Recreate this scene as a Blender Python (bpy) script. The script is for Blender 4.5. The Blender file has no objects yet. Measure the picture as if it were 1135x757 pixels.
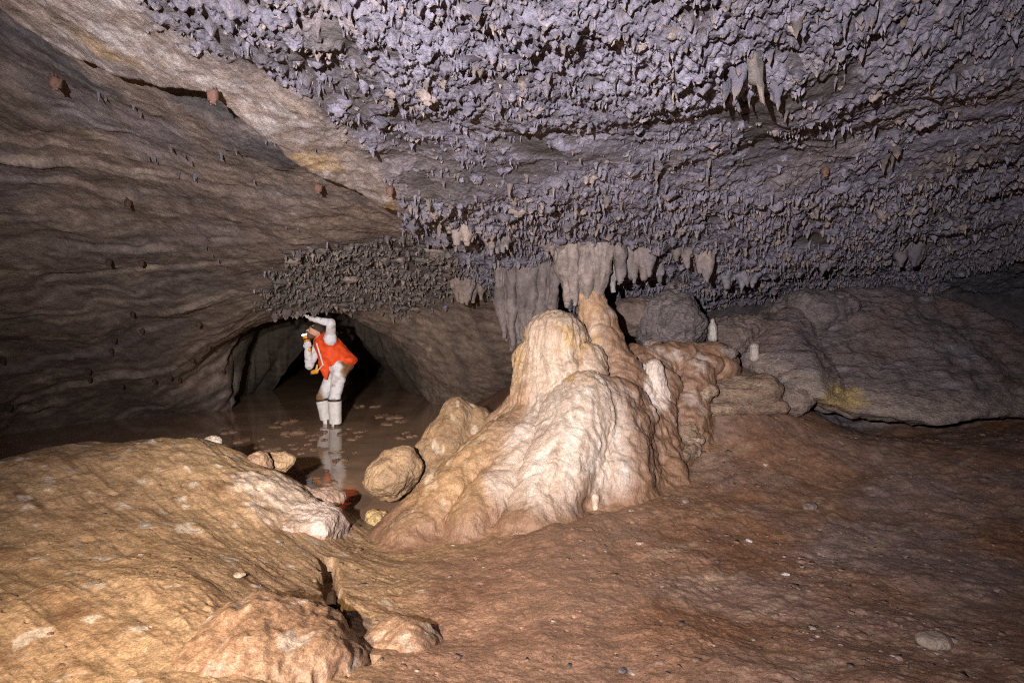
import bpy, math, random, time
import numpy as np
T0 = time.time()
RNG = np.random.default_rng(7)
random.seed(7)
F32 = np.float32
# ------------------------------------------------------------------ camera and survey helpers
FPX, CU, CV = 700.0, 567.5, 378.5          # focal length and centre in photo pixels
CAMZ = 1.65
PITCH = math.atan(32.5 / FPX)              # tilted slightly down
cp, sp = math.cos(PITCH), math.sin(PITCH)

def ray(u, v):
    a, b = (u - CU) / FPX, (CV - v) / FPX
    d = np.array([a, cp + b * sp, -sp + b * cp])
    return d / d[1]

def P(u, v, Y):                            # surveyed point: bearing in the photo + distance in metres
    d = ray(u, v) * Y
    return np.array([d[0], d[1], CAMZ + d[2]])

def PZ(u, v, z):                           # surveyed point on a level of known height
    d = ray(u, v)
    return P(u, v, (z - CAMZ) / d[2])

# ------------------------------------------------------------------ noise
def _hash(ix, iy, iz, seed):
    h = (ix.astype(np.uint32) * np.uint32(374761393) + iy.astype(np.uint32) * np.uint32(668265263)
         + iz.astype(np.uint32) * np.uint32(2147483647) + np.uint32((seed * 974634777) & 0xffffffff))
    h = (h ^ (h >> np.uint32(13))) * np.uint32(1274126177)
    h = (h ^ (h >> np.uint32(16))) * np.uint32(2246822519)
    return h ^ (h >> np.uint32(15))

def noise(x, y, z, seed=0):                # gradient noise, about -1..1
    x = np.asarray(x, F32); y = np.asarray(y, F32); z = np.asarray(z, F32)
    x, y, z = np.broadcast_arrays(x, y, z)
    fx, fy, fz = np.floor(x), np.floor(y), np.floor(z)
    ix, iy, iz = fx.astype(np.int32), fy.astype(np.int32), fz.astype(np.int32)
    x, y, z = x - fx, y - fy, z - fz
    wx, wy, wz = (t * t * t * (t * (t * 6 - 15) + 10) for t in (x, y, z))
    out = np.zeros(x.shape, F32)
    for dx in (0, 1):
        for dy in (0, 1):
            for dz in (0, 1):
                h = _hash(ix + dx, iy + dy, iz + dz, seed)
                gx = (h & np.uint32(1023)).astype(F32) / 511.5 - 1
                gy = ((h >> np.uint32(10)) & np.uint32(1023)).astype(F32) / 511.5 - 1
                gz = ((h >> np.uint32(20)) & np.uint32(1023)).astype(F32) / 511.5 - 1
                w = (wx if dx else 1 - wx) * (wy if dy else 1 - wy) * (wz if dz else 1 - wz)
                out += w * (gx * (x - dx) + gy * (y - dy) + gz * (z - dz))
    return out * 1.25

def fbm(x, y, z, octaves=4, seed=0, gain=0.5, lac=2.03):
    a, s, f = 1.0, 0, 1.0
    for o in range(octaves):
        s = s + a * noise(x * f, y * f, z * f, seed + o * 17)
        a *= gain; f *= lac
    return s

def ridged(x, y, z, octaves=3, seed=0, gain=0.5):
    a, s, f = 1.0, 0, 1.0
    for o in range(octaves):
        s = s + a * (1 - 2 * np.abs(noise(x * f, y * f, z * f, seed + o * 31)))
        a *= gain; f *= 2.1
    return s

def worley2(x, y, seed=0):                 # nearest-cell distance, second distance and a random number of the cell
    x = np.asarray(x, F32); y = np.asarray(y, F32)
    ix, iy = np.floor(x).astype(np.int32), np.floor(y).astype(np.int32)
    d1 = np.full(x.shape, 9, F32); d2 = d1.copy(); r1 = np.zeros(x.shape, F32)
    for dx in (-1, 0, 1):
        for dy in (-1, 0, 1):
            h = _hash(ix + dx, iy + dy, np.zeros_like(ix), seed)
            cx = ix + dx + (h & np.uint32(1023)).astype(F32) / 1023
            cy = iy + dy + ((h >> np.uint32(10)) & np.uint32(1023)).astype(F32) / 1023
            d = np.hypot(x - cx, y - cy)
            r = ((h >> np.uint32(20)) & np.uint32(1023)).astype(F32) / 1023
            n = d < d1
            d2 = np.where(n, d1, np.minimum(d2, d))
            r1 = np.where(n, r, r1); d1 = np.where(n, d, d1)
    return d1, d2, r1

def sstep(a, b, x):
    t = np.clip((x - a) / (b - a), 0, 1)
    return t * t * (3 - 2 * t)

def lerp(a, b, t): return a + (b - a) * t

def mixc(c1, c2, t):
    t = np.asarray(t)[..., None]
    return c1 * (1 - t) + np.asarray(c2) * t

# ------------------------------------------------------------------ surveyed surfaces (thin-plate splines in plan)
class TPS:
    def __init__(self, pts, lam=0.003):
        p = np.array(pts, float); self.c = p[:, :2]; z = p[:, 2]; n = len(p)
        K = self.k(np.hypot(*(self.c[:, None] - self.c[None]).transpose(2, 0, 1))) + lam * np.eye(n)
        Q = np.c_[np.ones(n), self.c]
        A = np.zeros((n + 3, n + 3)); A[:n, :n] = K; A[:n, n:] = Q; A[n:, :n] = Q.T
        self.w = np.linalg.solve(A, np.r_[z, 0, 0, 0])
    @staticmethod
    def k(r): return r * r * np.log(r + 1e-9)
    def __call__(self, x, y):
        x = np.asarray(x, float); y = np.asarray(y, float); sh = x.shape
        x, y = x.ravel(), y.ravel(); out = self.w[-3] + self.w[-2] * x + self.w[-1] * y
        for i, (cx, cy) in enumerate(self.c):
            r2 = (x - cx) ** 2 + (y - cy) ** 2 + 1e-12
            out += self.w[i] * 0.5 * r2 * np.log(r2)
        return out.reshape(sh)

ceil_pts = [P(*t) for t in [
    (0,0,3.5),(0,150,4.7),(0,300,6.1),(0,400,7.35),(0,450,8.0),(0,483,8.43),
    (150,0,3.1),(300,0,2.85),(450,0,2.7),(600,0,2.65),(800,0,2.7),(950,0,2.8),(1135,0,3.0),
    (100,80,3.9),(200,150,4.4),(200,250,5.8),(200,330,7.3),(200,400,8.8),(210,440,9.8),(220,457,10.4),
    (130,430,8.9),(130,465,9.7),(100,330,6.9),
    (300,150,4.1),(300,250,5.7),(300,320,7.8),(300,352,9.2),(258,388,10.0),(262,425,10.4),(262,450,10.9),
    (330,345,9.05),(390,340,8.9),
    (400,60,3.2),(450,130,3.9),(460,200,4.7),(440,270,6.2),(440,320,8.0),(440,340,8.9),
    (600,80,3.2),(600,150,3.9),(600,220,4.9),(600,262,5.8),(600,300,6.7),
    (800,80,3.2),(800,150,4.0),(800,220,4.9),(800,265,5.8),(800,300,6.6),
    (1000,80,3.3),(1000,150,4.1),(1000,220,5.2),(1000,265,6.3),(1000,285,7.0),
    (1135,80,3.4),(1135,150,4.3),(1135,220,5.5),(1135,275,6.8),
    (480,400,9.9),(480,360,9.1),(480,447,11.4),(452,435,13.0),(411,416,16.5),(430,400,13.4),(430,370,11.2),
    (540,370,8.7),(540,410,9.5),(620,360,8.2),(395,394,24)]]
ceil_pts += [np.array(t, float) for t in [
    (-4.1,10.4,1.45),(-4.8,11.6,1.0),(-5.2,12.6,-0.5),(-3.6,10.2,1.6),(-3.9,14,1.55),(-5.6,14,0.2),(-6.0,20,1.4),(-8.0,20,0),(-5.3,20,1.2),
    (-2.9,10.6,1.7),(-6.5,26,-0.4),
    (0.3,9.8,.6),(2,9.0,1.35),(3.5,9,1.7),(5.5,9,1.8),(0.3,12,-.3),(3,11.5,.4),(7,11,.8),
    (6.5,5,2.55),(8,5,1.7),(9.5,5,0),(5.5,2,2.9),(7.5,1,2.0),(9,1,.3),(8,8,1.8),(10,8,.6),
    (0,1,3.35),(-2,1,3.4),(2,1,3.35),(0,-1,3.1),(-3,-1,2.9),(3,-1,2.9),(0,-3.5,1.8),(-3.5,-3.5,1.2),(3.5,-3.5,1.2),(0,-5,0),(-5,-5,-1),(5,-5,-1),
    (-4.3,2.5,3.0),(-6,3,1.8),(-7.2,4,.4),(-7.6,5.5,-.2),(-6,0,1.4),(-7.5,0,-.2),(-7.3,8.5,-.9),(-6.6,10.5,-.9),(-5.6,12.5,-.8)]]
CEIL0 = TPS(ceil_pts)

floor_pts = [P(*t) for t in [
    (0,508,4.6),(130,490,5.0),(240,489,5.1),(290,515,4.8),(330,540,4.7),(60,494,4.8),
    (0,600,3.3),(100,600,3.3),(200,560,3.9),(200,650,2.8),(300,600,3.7),(300,660,2.95),(380,600,4.25),
    (0,757,2.1),(150,757,2.1),(300,757,2.1),(400,650,3.45),(370,640,3.5),(430,620,3.85),(450,700,2.9),(500,757,2.4),
    (560,610,3.95),(600,600,4.0),(600,700,2.75),(700,757,2.3),(700,600,4.05),(800,560,4.6),(900,600,4.1),(900,700,2.8),
    (900,520,5.3),(850,480,5.75),(780,470,5.9),(1000,490,5.85),(1135,490,5.8),(1135,600,4.0),(1135,757,2.2),(950,757,2.2),
    (800,410,6.5),(850,440,6.3),(745,445,6.1),(762,488,5.7),(738,522,5.35),(700,545,4.95),(720,400,6.7),(720,372,7.6),(800,375,7.6),(850,370,7.5)]]
floor_pts += [np.array(t, float) for t in [
    (-1.22,5.05,-.02),(-1.75,5.75,-.1),(-2.3,6.1,-.3),(-3.2,6.3,-.35),(-4.3,6.2,-.3),(-5.5,6.2,-.3),(-1.0,5.6,-.25),(-1.1,6.3,-.35),
    (-0.95,4.95,-.04),(-0.55,5.6,-.05),(-0.4,7.2,.0),(-0.9,8.5,-.15),(-1.4,10.5,-.25),(-3,8,-.35),(-5,8.5,-.35),(-4,11,-.35),(-4,16,-.35),(-6.5,24,-.35),(-7.5,7,-.35),
    (0.2,7.2,.55),(0.2,9,.75),(0.2,10.5,.6),(1.5,9,1.5),(3.5,8.6,1.75),(5,8.5,1.85),(7,8.5,1.9),(3.4,7.2,.62),(4.5,7.2,.6),(5.5,7,.65),
    (7,5,.9),(8.5,4.5,1.5),(6,3,.6),(8,1,1),(0,1,.35),(-2,1,.5),(2,1,.35),(0,-2,.3),(-3,-2,.4),(3,-2,.4),(-4,2,.6),(-6,3,.6),(-7,4,.4),(0,-5,.4),(6,-2,.6),(-6,-2,.6),
    (-4.0,4.2,.6),(-5.3,4.6,.5)]]
FLOOR0 = TPS(floor_pts)

def hit(surf, u, v, up, y0=1.2, y1=24.0):
    d = ray(u, v); Y = np.exp(np.linspace(math.log(y0), math.log(y1), 1500))
    s = (CAMZ + d[2] * Y - surf(d[0] * Y, Y)) * (1 if up else -1)
    i = np.argmax(s > 0)
    if not (s > 0).any(): i = len(Y) - 1
    return P(u, v, Y[i])

# signed distance (plan, metres) to a polyline surveyed on a surface: > 0 on its right-hand side
def polyline_sd(x, y, pts):
    best = np.full(x.shape, 1e9); sgn = np.ones(x.shape)
    for (ax, ay), (bx, by) in zip(pts[:-1], pts[1:]):
        ex, ey = bx - ax, by - ay; L = ex * ex + ey * ey
        t = np.clip(((x - ax) * ex + (y - ay) * ey) / L, 0, 1)
        dx, dy = x - (ax + t * ex), y - (ay + t * ey)
        d = np.hypot(dx, dy); c = ex * dy - ey * dx
        m = d < best
        best = np.where(m, d, best); sgn = np.where(m, np.where(c < 0, 1, -1), sgn)
    return best * sgn

def poly_mask(x, y, pts, soft):            # soft inside-mask of a plan polygon
    n = len(pts); inside = np.zeros(x.shape, bool); best = np.full(x.shape, 1e9)
    for i in range(n):
        ax, ay = pts[i]; bx, by = pts[(i + 1) % n]
        ex, ey = bx - ax, by - ay
        t = np.clip(((x - ax) * ex + (y - ay) * ey) / (ex * ex + ey * ey + 1e-12), 0, 1)
        best = np.minimum(best, np.hypot(x - ax - t * ex, y - ay - t * ey))
        c = (ay > y) != (by > y)
        xi = ax + (y - ay) * ex / (ey if abs(ey) > 1e-9 else 1e-9)
        inside ^= c & (x < xi)
    return sstep(-soft, soft, np.where(inside, best, -best))

def plan(surf, px, up=True): return [tuple(hit(surf, u, v, up)[:2]) for u, v in px]

# ------------------------------------------------------------------ mesh helpers
COL = bpy.context.scene.collection

def make_mesh(name, V, Fq, tint=None, smooth=True, tris=None):
    me = bpy.data.meshes.new(name)
    V = np.asarray(V, F32); n = len(V)
    Fq = np.asarray(Fq, np.int32).reshape(-1, 4)
    nt = 0 if tris is None else len(tris)
    loops = Fq.ravel() if nt == 0 else np.r_[Fq.ravel(), np.asarray(tris, np.int32).ravel()]
    tot = np.r_[np.full(len(Fq), 4, np.int32), np.full(nt, 3, np.int32)]
    start = np.r_[0, np.cumsum(tot)[:-1]].astype(np.int32)
    me.vertices.add(n); me.vertices.foreach_set('co', V.ravel())
    me.loops.add(len(loops)); me.loops.foreach_set('vertex_index', loops.astype(np.int32))
    me.polygons.add(len(tot)); me.polygons.foreach_set('loop_start', start)
    me.update(calc_edges=True)
    if smooth: me.polygons.foreach_set('use_smooth', np.ones(len(tot), bool))
    if tint is not None:
        t = np.asarray(tint, F32)
        if t.ndim == 1: t = np.tile(t, (n, 1))
        a = me.color_attributes.new('tint', 'FLOAT_COLOR', 'POINT')
        a.data.foreach_set('color', np.c_[np.clip(t, 0, 1), np.ones(n, F32)].astype(F32).ravel())
    me.validate()
    return me

def vnormals(V, Fq):
    V = np.asarray(V, float); n = np.zeros_like(V)
    a, b = V[Fq[:, 2]] - V[Fq[:, 0]], V[Fq[:, 3]] - V[Fq[:, 1]]
    fn = np.cross(a, b)
    for k in range(4):
        for c in range(3): n[:, c] += np.bincount(Fq[:, k], fn[:, c], len(V))
    return n / (np.linalg.norm(n, axis=1, keepdims=True) + 1e-12)

def link(name, me, mat, parent=None, loc=None):
    o = bpy.data.objects.new(name, me); COL.objects.link(o)
    if mat and not me.materials: me.materials.append(mat)
    if parent is not None: o.parent = parent
    if loc is not None: o.location = loc
    return o

def tag(o, label=None, cat=None, group=None, kind=None):
    if label: o['label'] = label
    if cat: o['category'] = cat
    if group: o['group'] = group
    if kind: o['kind'] = kind
    return o

def surface_nets(f, lo, hi, h):
    lo, hi = np.asarray(lo, float), np.asarray(hi, float)
    n = np.ceil((hi - lo) / h).astype(int) + 1
    ax = [(lo[i] + h * np.arange(n[i])).astype(F32) for i in range(3)]
    # coarse pass to skip empty blocks
    B = 8
    V = np.full(n, 1.0, F32)
    cen = [np.arange(0, n[i], B) for i in range(3)]
    g = np.meshgrid(*[lo[i] + h * (cen[i] + (B - 1) / 2) for i in range(3)], indexing='ij')
    dc = f(np.stack([t.astype(F32) for t in g], -1).reshape(-1, 3)).reshape(g[0].shape)
    lim = h * B * 1.35
    V = np.repeat(np.repeat(np.repeat(dc, B, 0), B, 1), B, 2)[:n[0], :n[1], :n[2]].astype(F32)
    blk = np.argwhere(np.abs(dc) < lim)
    off = np.stack(np.meshgrid(*[np.arange(B)] * 3, indexing='ij'), -1).reshape(-1, 3)
    for s in range(0, len(blk), 1500):
        q = (blk[s:s + 1500, None, :] * B + off[None]).reshape(-1, 3)
        q = q[(q < n).all(1)]
        V[q[:, 0], q[:, 1], q[:, 2]] = f((lo + h * q).astype(F32))
    for a in range(3):
        sl = [slice(None)] * 3
        for e in (0, -1):
            sl[a] = e; V[tuple(sl)] = np.maximum(V[tuple(sl)], h * .3)
    S = V < 0
    cs = np.zeros(n - 1, np.int8)
    corners = [(i, j, k) for i in (0, 1) for j in (0, 1) for k in (0, 1)]
    for c in corners:
        cs += S[c[0]:n[0] - 1 + c[0], c[1]:n[1] - 1 + c[1], c[2]:n[2] - 1 + c[2]]
    act = np.argwhere((cs > 0) & (cs < 8))
    idx = np.full(n - 1, -1, np.int32); idx[tuple(act.T)] = np.arange(len(act))
    val = np.stack([V[act[:, 0] + c[0], act[:, 1] + c[1], act[:, 2] + c[2]] for c in corners], 1)
    acc = np.zeros((len(act), 3)); cnt = np.zeros(len(act))
    for a in range(8):
        for b in range(a + 1, 8):
            d = np.abs(np.array(corners[a]) - np.array(corners[b])).sum()
            if d != 1: continue
            va, vb = val[:, a], val[:, b]
            m = (va < 0) != (vb < 0)
            t = np.where(m, va / (va - vb + 1e-20), 0)
            pt = np.array(corners[a]) + t[:, None] * (np.array(corners[b]) - np.array(corners[a]))
            acc += pt * m[:, None]; cnt += m
    verts = lo + h * (act + acc / cnt[:, None])
    quads = []
    for a in range(3):
        b, c = (a + 1) % 3, (a + 2) % 3
        s0 = [slice(None)] * 3; s1 = [slice(None)] * 3
        s0[a] = slice(0, -1); s1[a] = slice(1, None)
        A, Bq = S[tuple(s0)], S[tuple(s1)]
        e = np.argwhere(A != Bq)
        e = e[(e[:, b] > 0) & (e[:, c] > 0) & (e[:, b] < n[b] - 1) & (e[:, c] < n[c] - 1)]
        def at(db, dc):
            q = e.copy(); q[:, b] += db; q[:, c] += dc
            return idx[tuple(q.T)]
        q = np.stack([at(-1, -1), at(0, -1), at(0, 0), at(-1, 0)], 1)
        fl = ~A[tuple(e.T)]
        q[fl] = q[fl][:, ::-1]
        quads.append(q)
    Fq = np.concatenate(quads)
    Fq = Fq[(Fq >= 0).all(1)]
    return verts, Fq

# signed distances
def cap(p, a, b, ra, rb=None):
    rb = ra if rb is None else rb
    a, b = np.asarray(a, F32), np.asarray(b, F32); e = b - a
    t = np.clip(((p - a) @ e) / (e @ e + 1e-12), 0, 1)
    return np.linalg.norm(p - a - t[:, None] * e, axis=1) - (ra + (rb - ra) * t)

def ell(p, c, r, rot=None):
    q = p - np.asarray(c, F32)
    if rot is not None: q = q @ np.asarray(rot, F32)
    r = np.asarray(r, F32)
    k0 = np.linalg.norm(q / r, axis=1); k1 = np.linalg.norm(q / (r * r), axis=1)
    return k0 * (k0 - 1) / (k1 + 1e-9)

def smin(a, b, k):
    h = np.clip(.5 + .5 * (b - a) / k, 0, 1)
    return b + (a - b) * h - k * h * (1 - h)

def smax(a, b, k): return -smin(-a, -b, k)

def rotz(a): c, s = math.cos(a), math.sin(a); return np.array([[c, -s, 0], [s, c, 0], [0, 0, 1]])
def roty(a): c, s = math.cos(a), math.sin(a); return np.array([[c, 0, s], [0, 1, 0], [-s, 0, c]])
def rotx(a): c, s = math.cos(a), math.sin(a); return np.array([[1, 0, 0], [0, c, -s], [0, s, c]])

# ------------------------------------------------------------------ materials
def nodes_of(name):
    m = bpy.data.materials.new(name); m.use_nodes = True
    nt = m.node_tree; nt.nodes.clear()
    out = nt.nodes.new('ShaderNodeOutputMaterial'); bs = nt.nodes.new('ShaderNodeBsdfPrincipled')
    nt.links.new(bs.outputs[0], out.inputs[0])
    return m, nt, bs

def rock(name, var=.35, scale=9, rough=(.45, .75), bump=.6, bdist=.012, fine=60, stretch=(1, 1, 1), spec=.5, speck=None, rot=(0, 0, 0), pits=0.0, grain=.38):
    """stone: the tint of the mesh, broken up by two noises, with grain and pits in the relief"""
    m, nt, bs = nodes_of(name); L = nt.links.new; N = nt.nodes.new
    at = N('ShaderNodeAttribute'); at.attribute_name = 'tint'
    geo = N('ShaderNodeTexCoord'); mp = N('ShaderNodeMapping'); mp.inputs['Scale'].default_value = stretch; mp.inputs['Rotation'].default_value = rot
    L(geo.outputs['Object'], mp.inputs[0])
    n1 = N('ShaderNodeTexNoise'); n1.inputs['Scale'].default_value = scale; n1.inputs['Detail'].default_value = 8; n1.inputs['Roughness'].default_value = .65
    n2 = N('ShaderNodeTexNoise'); n2.inputs['Scale'].default_value = fine; n2.inputs['Detail'].default_value = 5; n2.inputs['Roughness'].default_value = .7
    L(mp.outputs[0], n1.inputs['Vector']); L(mp.outputs[0], n2.inputs['Vector'])
    r1 = N('ShaderNodeMapRange'); r1.inputs['From Min'].default_value = .3; r1.inputs['From Max'].default_value = .7
    r1.inputs['To Min'].default_value = 1 - var; r1.inputs['To Max'].default_value = 1 + var; L(n1.outputs['Fac'], r1.inputs['Value'])
    r2 = N('ShaderNodeMapRange'); r2.inputs['From Min'].default_value = .3; r2.inputs['From Max'].default_value = .7
    r2.inputs['To Min'].default_value = 1 - var * .8; r2.inputs['To Max'].default_value = 1 + var * .8; L(n2.outputs['Fac'], r2.inputs['Value'])
    mu = N('ShaderNodeMath'); mu.operation = 'MULTIPLY'; L(r1.outputs[0], mu.inputs[0]); L(r2.outputs[0], mu.inputs[1])
    mc = N('ShaderNodeVectorMath'); mc.operation = 'SCALE'; L(at.outputs['Color'], mc.inputs[0]); L(mu.outputs[0], mc.inputs['Scale'])
    n4 = N('ShaderNodeTexNoise'); n4.inputs['Scale'].default_value = fine * 2.7; n4.inputs['Detail'].default_value = 4; n4.inputs['Roughness'].default_value = .75
    L(geo.outputs['Object'], n4.inputs['Vector'])
    r4 = N('ShaderNodeMapRange'); r4.inputs['From Min'].default_value = .3; r4.inputs['From Max'].default_value = .7
    r4.inputs['To Min'].default_value = 1 - min(.6, grain); r4.inputs['To Max'].default_value = 1 + grain; L(n4.outputs['Fac'], r4.inputs['Value'])
    m4 = N('ShaderNodeVectorMath'); m4.operation = 'SCALE'; L(mc.outputs[0], m4.inputs[0]); L(r4.outputs[0], m4.inputs['Scale'])
    col = m4.outputs[0]
    if speck:
        n3 = N('ShaderNodeTexNoise'); n3.inputs['Scale'].default_value = fine * 1.4; n3.inputs['Detail'].default_value = 3
        L(geo.outputs['Object'], n3.inputs['Vector'])
        r3 = N('ShaderNodeMapRange'); r3.inputs['From Min'].default_value = .66; r3.inputs['From Max'].default_value = .74; L(n3.outputs['Fac'], r3.inputs['Value'])
        mx = N('ShaderNodeMix'); mx.data_type = 'RGBA'; L(r3.outputs[0], mx.inputs['Factor']); L(col, mx.inputs[6]); mx.inputs[7].default_value = (*speck, 1)
        col = mx.outputs[2]
    L(col, bs.inputs['Base Color'])
    rr = N('ShaderNodeMapRange'); rr.inputs['From Min'].default_value = .35; rr.inputs['From Max'].default_value = .65
    rr.inputs['To Min'].default_value = rough[0]; rr.inputs['To Max'].default_value = rough[1]; L(n1.outputs['Fac'], rr.inputs['Value'])
    L(rr.outputs[0], bs.inputs['Roughness'])
    bs.inputs['Specular IOR Level'].default_value = spec
    ad = N('ShaderNodeMath'); ad.operation = 'MULTIPLY_ADD'; L(n1.outputs['Fac'], ad.inputs[0]); ad.inputs[1].default_value = .45; L(n2.outputs['Fac'], ad.inputs[2])
    a3 = N('ShaderNodeMath'); a3.operation = 'MULTIPLY_ADD'; L(n4.outputs['Fac'], a3.inputs[0]); a3.inputs[1].default_value = .45; L(ad.outputs[0], a3.inputs[2])
    hgt = a3.outputs[0]
    if pits:
        vo = N('ShaderNodeTexVoronoi'); vo.inputs['Scale'].default_value = fine * .8; L(mp.outputs[0], vo.inputs['Vector'])
        a2 = N('ShaderNodeMath'); a2.operation = 'MULTIPLY_ADD'; L(vo.outputs['Distance'], a2.inputs[0]); a2.inputs[1].default_value = pits; L(hgt, a2.inputs[2])
        hgt = a2.outputs[0]
    bp = N('ShaderNodeBump'); bp.inputs['Strength'].default_value = bump; bp.inputs['Distance'].default_value = bdist
    L(hgt, bp.inputs['Height']); L(bp.outputs[0], bs.inputs['Normal'])
    return m

def plain(name, col, rough=.6, metal=0, emit=None, var=.12, scale=40, bump=.25, spec=.5):
    m, nt, bs = nodes_of(name); L = nt.links.new; N = nt.nodes.new
    n = N('ShaderNodeTexNoise'); n.inputs['Scale'].default_value = scale; n.inputs['Detail'].default_value = 4
    tc = N('ShaderNodeTexCoord'); L(tc.outputs['Object'], n.inputs['Vector'])
    r = N('ShaderNodeMapRange'); r.inputs['To Min'].default_value = 1 - var * 2; r.inputs['To Max'].default_value = 1 + var * 2; L(n.outputs['Fac'], r.inputs['Value'])
    sc = N('ShaderNodeVectorMath'); sc.operation = 'SCALE'; sc.inputs[0].default_value = col; L(r.outputs[0], sc.inputs['Scale'])
    L(sc.outputs[0], bs.inputs['Base Color'])
    bs.inputs['Roughness'].default_value = rough; bs.inputs['Metallic'].default_value = metal; bs.inputs['Specular IOR Level'].default_value = spec
    b = N('ShaderNodeBump'); b.inputs['Strength'].default_value = bump; b.inputs['Distance'].default_value = .004; L(n.outputs['Fac'], b.inputs['Height']); L(b.outputs[0], bs.inputs['Normal'])
    if emit:
        bs.inputs['Emission Color'].default_value = (*emit[0], 1); bs.inputs['Emission Strength'].default_value = emit[1]
    return m

M = dict(
    ceiling=rock('ceiling_rock', .32, 9, (.5, .85), 1.0, .014, 42, spec=.35, pits=.5),
    stal=rock('stalactite_stone', .32, 22, (.45, .8), .9, .009, 70, spec=.4),
    strata=rock('bedded_rock', .34, 7, (.5, .85), 1.0, .014, 44, stretch=(1.3, .32, 1.3), spec=.35, rot=(-.10, 0, -.16)),
    mud=rock('wet_mud', .36, 9, (.28, .62), .62, .011, 46, spec=.5, pits=.3, speck=(.36, .26, .20), grain=.45),
    flow=rock('flowstone_calcite', .24, 10, (.26, .6), .65, .010, 42, stretch=(1.5, 1.5, .8), spec=.5, pits=.5, grain=.3),
    boulder=rock('muddy_boulder', .32, 10, (.5, .8), .75, .012, 50, spec=.5, pits=.6, grain=.42),
    slab=rock('ledge_rock', .42, 8, (.5, .85), 1.0, .016, 42, stretch=(.8, .9, 2.0), spec=.4, pits=.7, grain=.5),
    cloth=rock('caver_cloth', .10, 14, (.75, .9), .5, .006, 60, spec=.2, grain=.08),
    vest=plain('orange_vest_cloth', (.80, .075, .010), .75, var=.22, scale=14, bump=.5),
    gaiter=plain('white_gaiter_cloth', (.68, .64, .61), .75, var=.2, scale=16, bump=.5),
    dark=plain('dark_rubber', (.03, .024, .02), .6),
    hair=plain('dark_hair', (.05, .03, .02), .8),
    yellow=plain('yellow_plastic', (.75, .30, .02), .4, var=.05),
    lens=plain('lit_lens', (.9, .9, .85), .2, emit=((1, .96, .85), 14)),
    fur=rock('bat_fur', .3, 60, (.8, .95), .6, .003, 300, spec=.2, grain=.2),
    clump=rock('mud_scum', .25, 30, (.4, .7), .7, .006, 120, spec=.4),
)
# muddy water: nearly opaque, glossy, with faint drift of silt
wm, nt, bs = nodes_of('muddy_water')
n = nt.nodes.new('ShaderNodeTexNoise'); n.inputs['Scale'].default_value = 1.3; n.inputs['Detail'].default_value = 6; n.inputs['Distortion'].default_value = .8
tc = nt.nodes.new('ShaderNodeTexCoord'); nt.links.new(tc.outputs['Object'], n.inputs['Vector'])
cr = nt.nodes.new('ShaderNodeValToRGB'); cr.color_ramp.elements[0].position = .35; cr.color_ramp.elements[1].position = .7
cr.color_ramp.elements[0].color = (.25, .158, .102, 1); cr.color_ramp.elements[1].color = (.40, .26, .17, 1)
nt.links.new(n.outputs['Fac'], cr.inputs[0]); nt.links.new(cr.outputs[0], bs.inputs['Base Color'])
bs.inputs['Roughness'].default_value = .05; bs.inputs['IOR'].default_value = 1.33
n2 = nt.nodes.new('ShaderNodeTexNoise'); n2.inputs['Scale'].default_value = 4.5; n2.inputs['Detail'].default_value = 2
nt.links.new(tc.outputs['Object'], n2.inputs['Vector'])
bp = nt.nodes.new('ShaderNodeBump'); bp.inputs['Strength'].default_value = .12; bp.inputs['Distance'].default_value = .02
nt.links.new(n2.outputs['Fac'], bp.inputs['Height']); nt.links.new(bp.outputs[0], bs.inputs['Normal'])
M['water'] = wm

# ------------------------------------------------------------------ surveyed outlines
EDGE = plan(CEIL0, [(-60,-60),(20,0),(90,38),(170,64),(225,80),(290,125),(340,165),(400,196),(440,214)])           # the step in the left ceiling
POPC = plan(CEIL0, [(120,-60),(165,8),(240,42),(330,85),(395,140),(445,205),(447,255),(452,290),(545,330),(600,338)])  # where the knobbly ceiling starts
BALD_SHADE = [plan(CEIL0, o) for o in ([(775,122),(830,98),(900,62),(968,44),(950,84),(885,98),(862,150),(838,168),(822,132)], [(455,188),(560,166),(700,150),(695,164),(560,186),(470,204)],  # first outline: cast shadow below the long stalactite, painted as dark bare rock
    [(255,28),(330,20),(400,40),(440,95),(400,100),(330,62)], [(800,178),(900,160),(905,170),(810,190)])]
FUZZ = plan(CEIL0, [(335,276),(450,262),(545,325),(440,343),(300,343),(288,336)])                                  # fringe over the water
STR = ray(475, 268); STR = STR / np.linalg.norm(STR)                                                                # run of the bedding
SA = np.cross(STR, [0, 0, 1]); SA /= np.linalg.norm(SA); SB = np.cross(SA, STR)

def bare_shade_mask(x, y):      # bald dark bands between the knobs, plus a painted stalactite shadow
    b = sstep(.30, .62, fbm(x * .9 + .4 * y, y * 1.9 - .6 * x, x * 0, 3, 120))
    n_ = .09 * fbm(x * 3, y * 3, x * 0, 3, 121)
    for p_, k_ in zip(BALD_SHADE, (1, .55, .45, .5)): b = np.maximum(b, k_ * poly_mask(x + n_, y - n_, p_, .12))
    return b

def ceil_masks(x, y):
    popc = np.maximum(sstep(-.05, .12, polyline_sd(x, y, POPC)), sstep(.2, .5, x))
    fuzz = poly_mask(x, y, FUZZ, .30)
    fuzz = np.clip(fuzz * 1.0 + .45 * fbm(x * 2.2, y * 2.2, 0 * x, 4, 129) * sstep(.02, .4, fuzz) * sstep(1.0, .6, fuzz), 0, 1)
    edge = polyline_sd(x, y, EDGE)
    return popc, fuzz, edge

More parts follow.
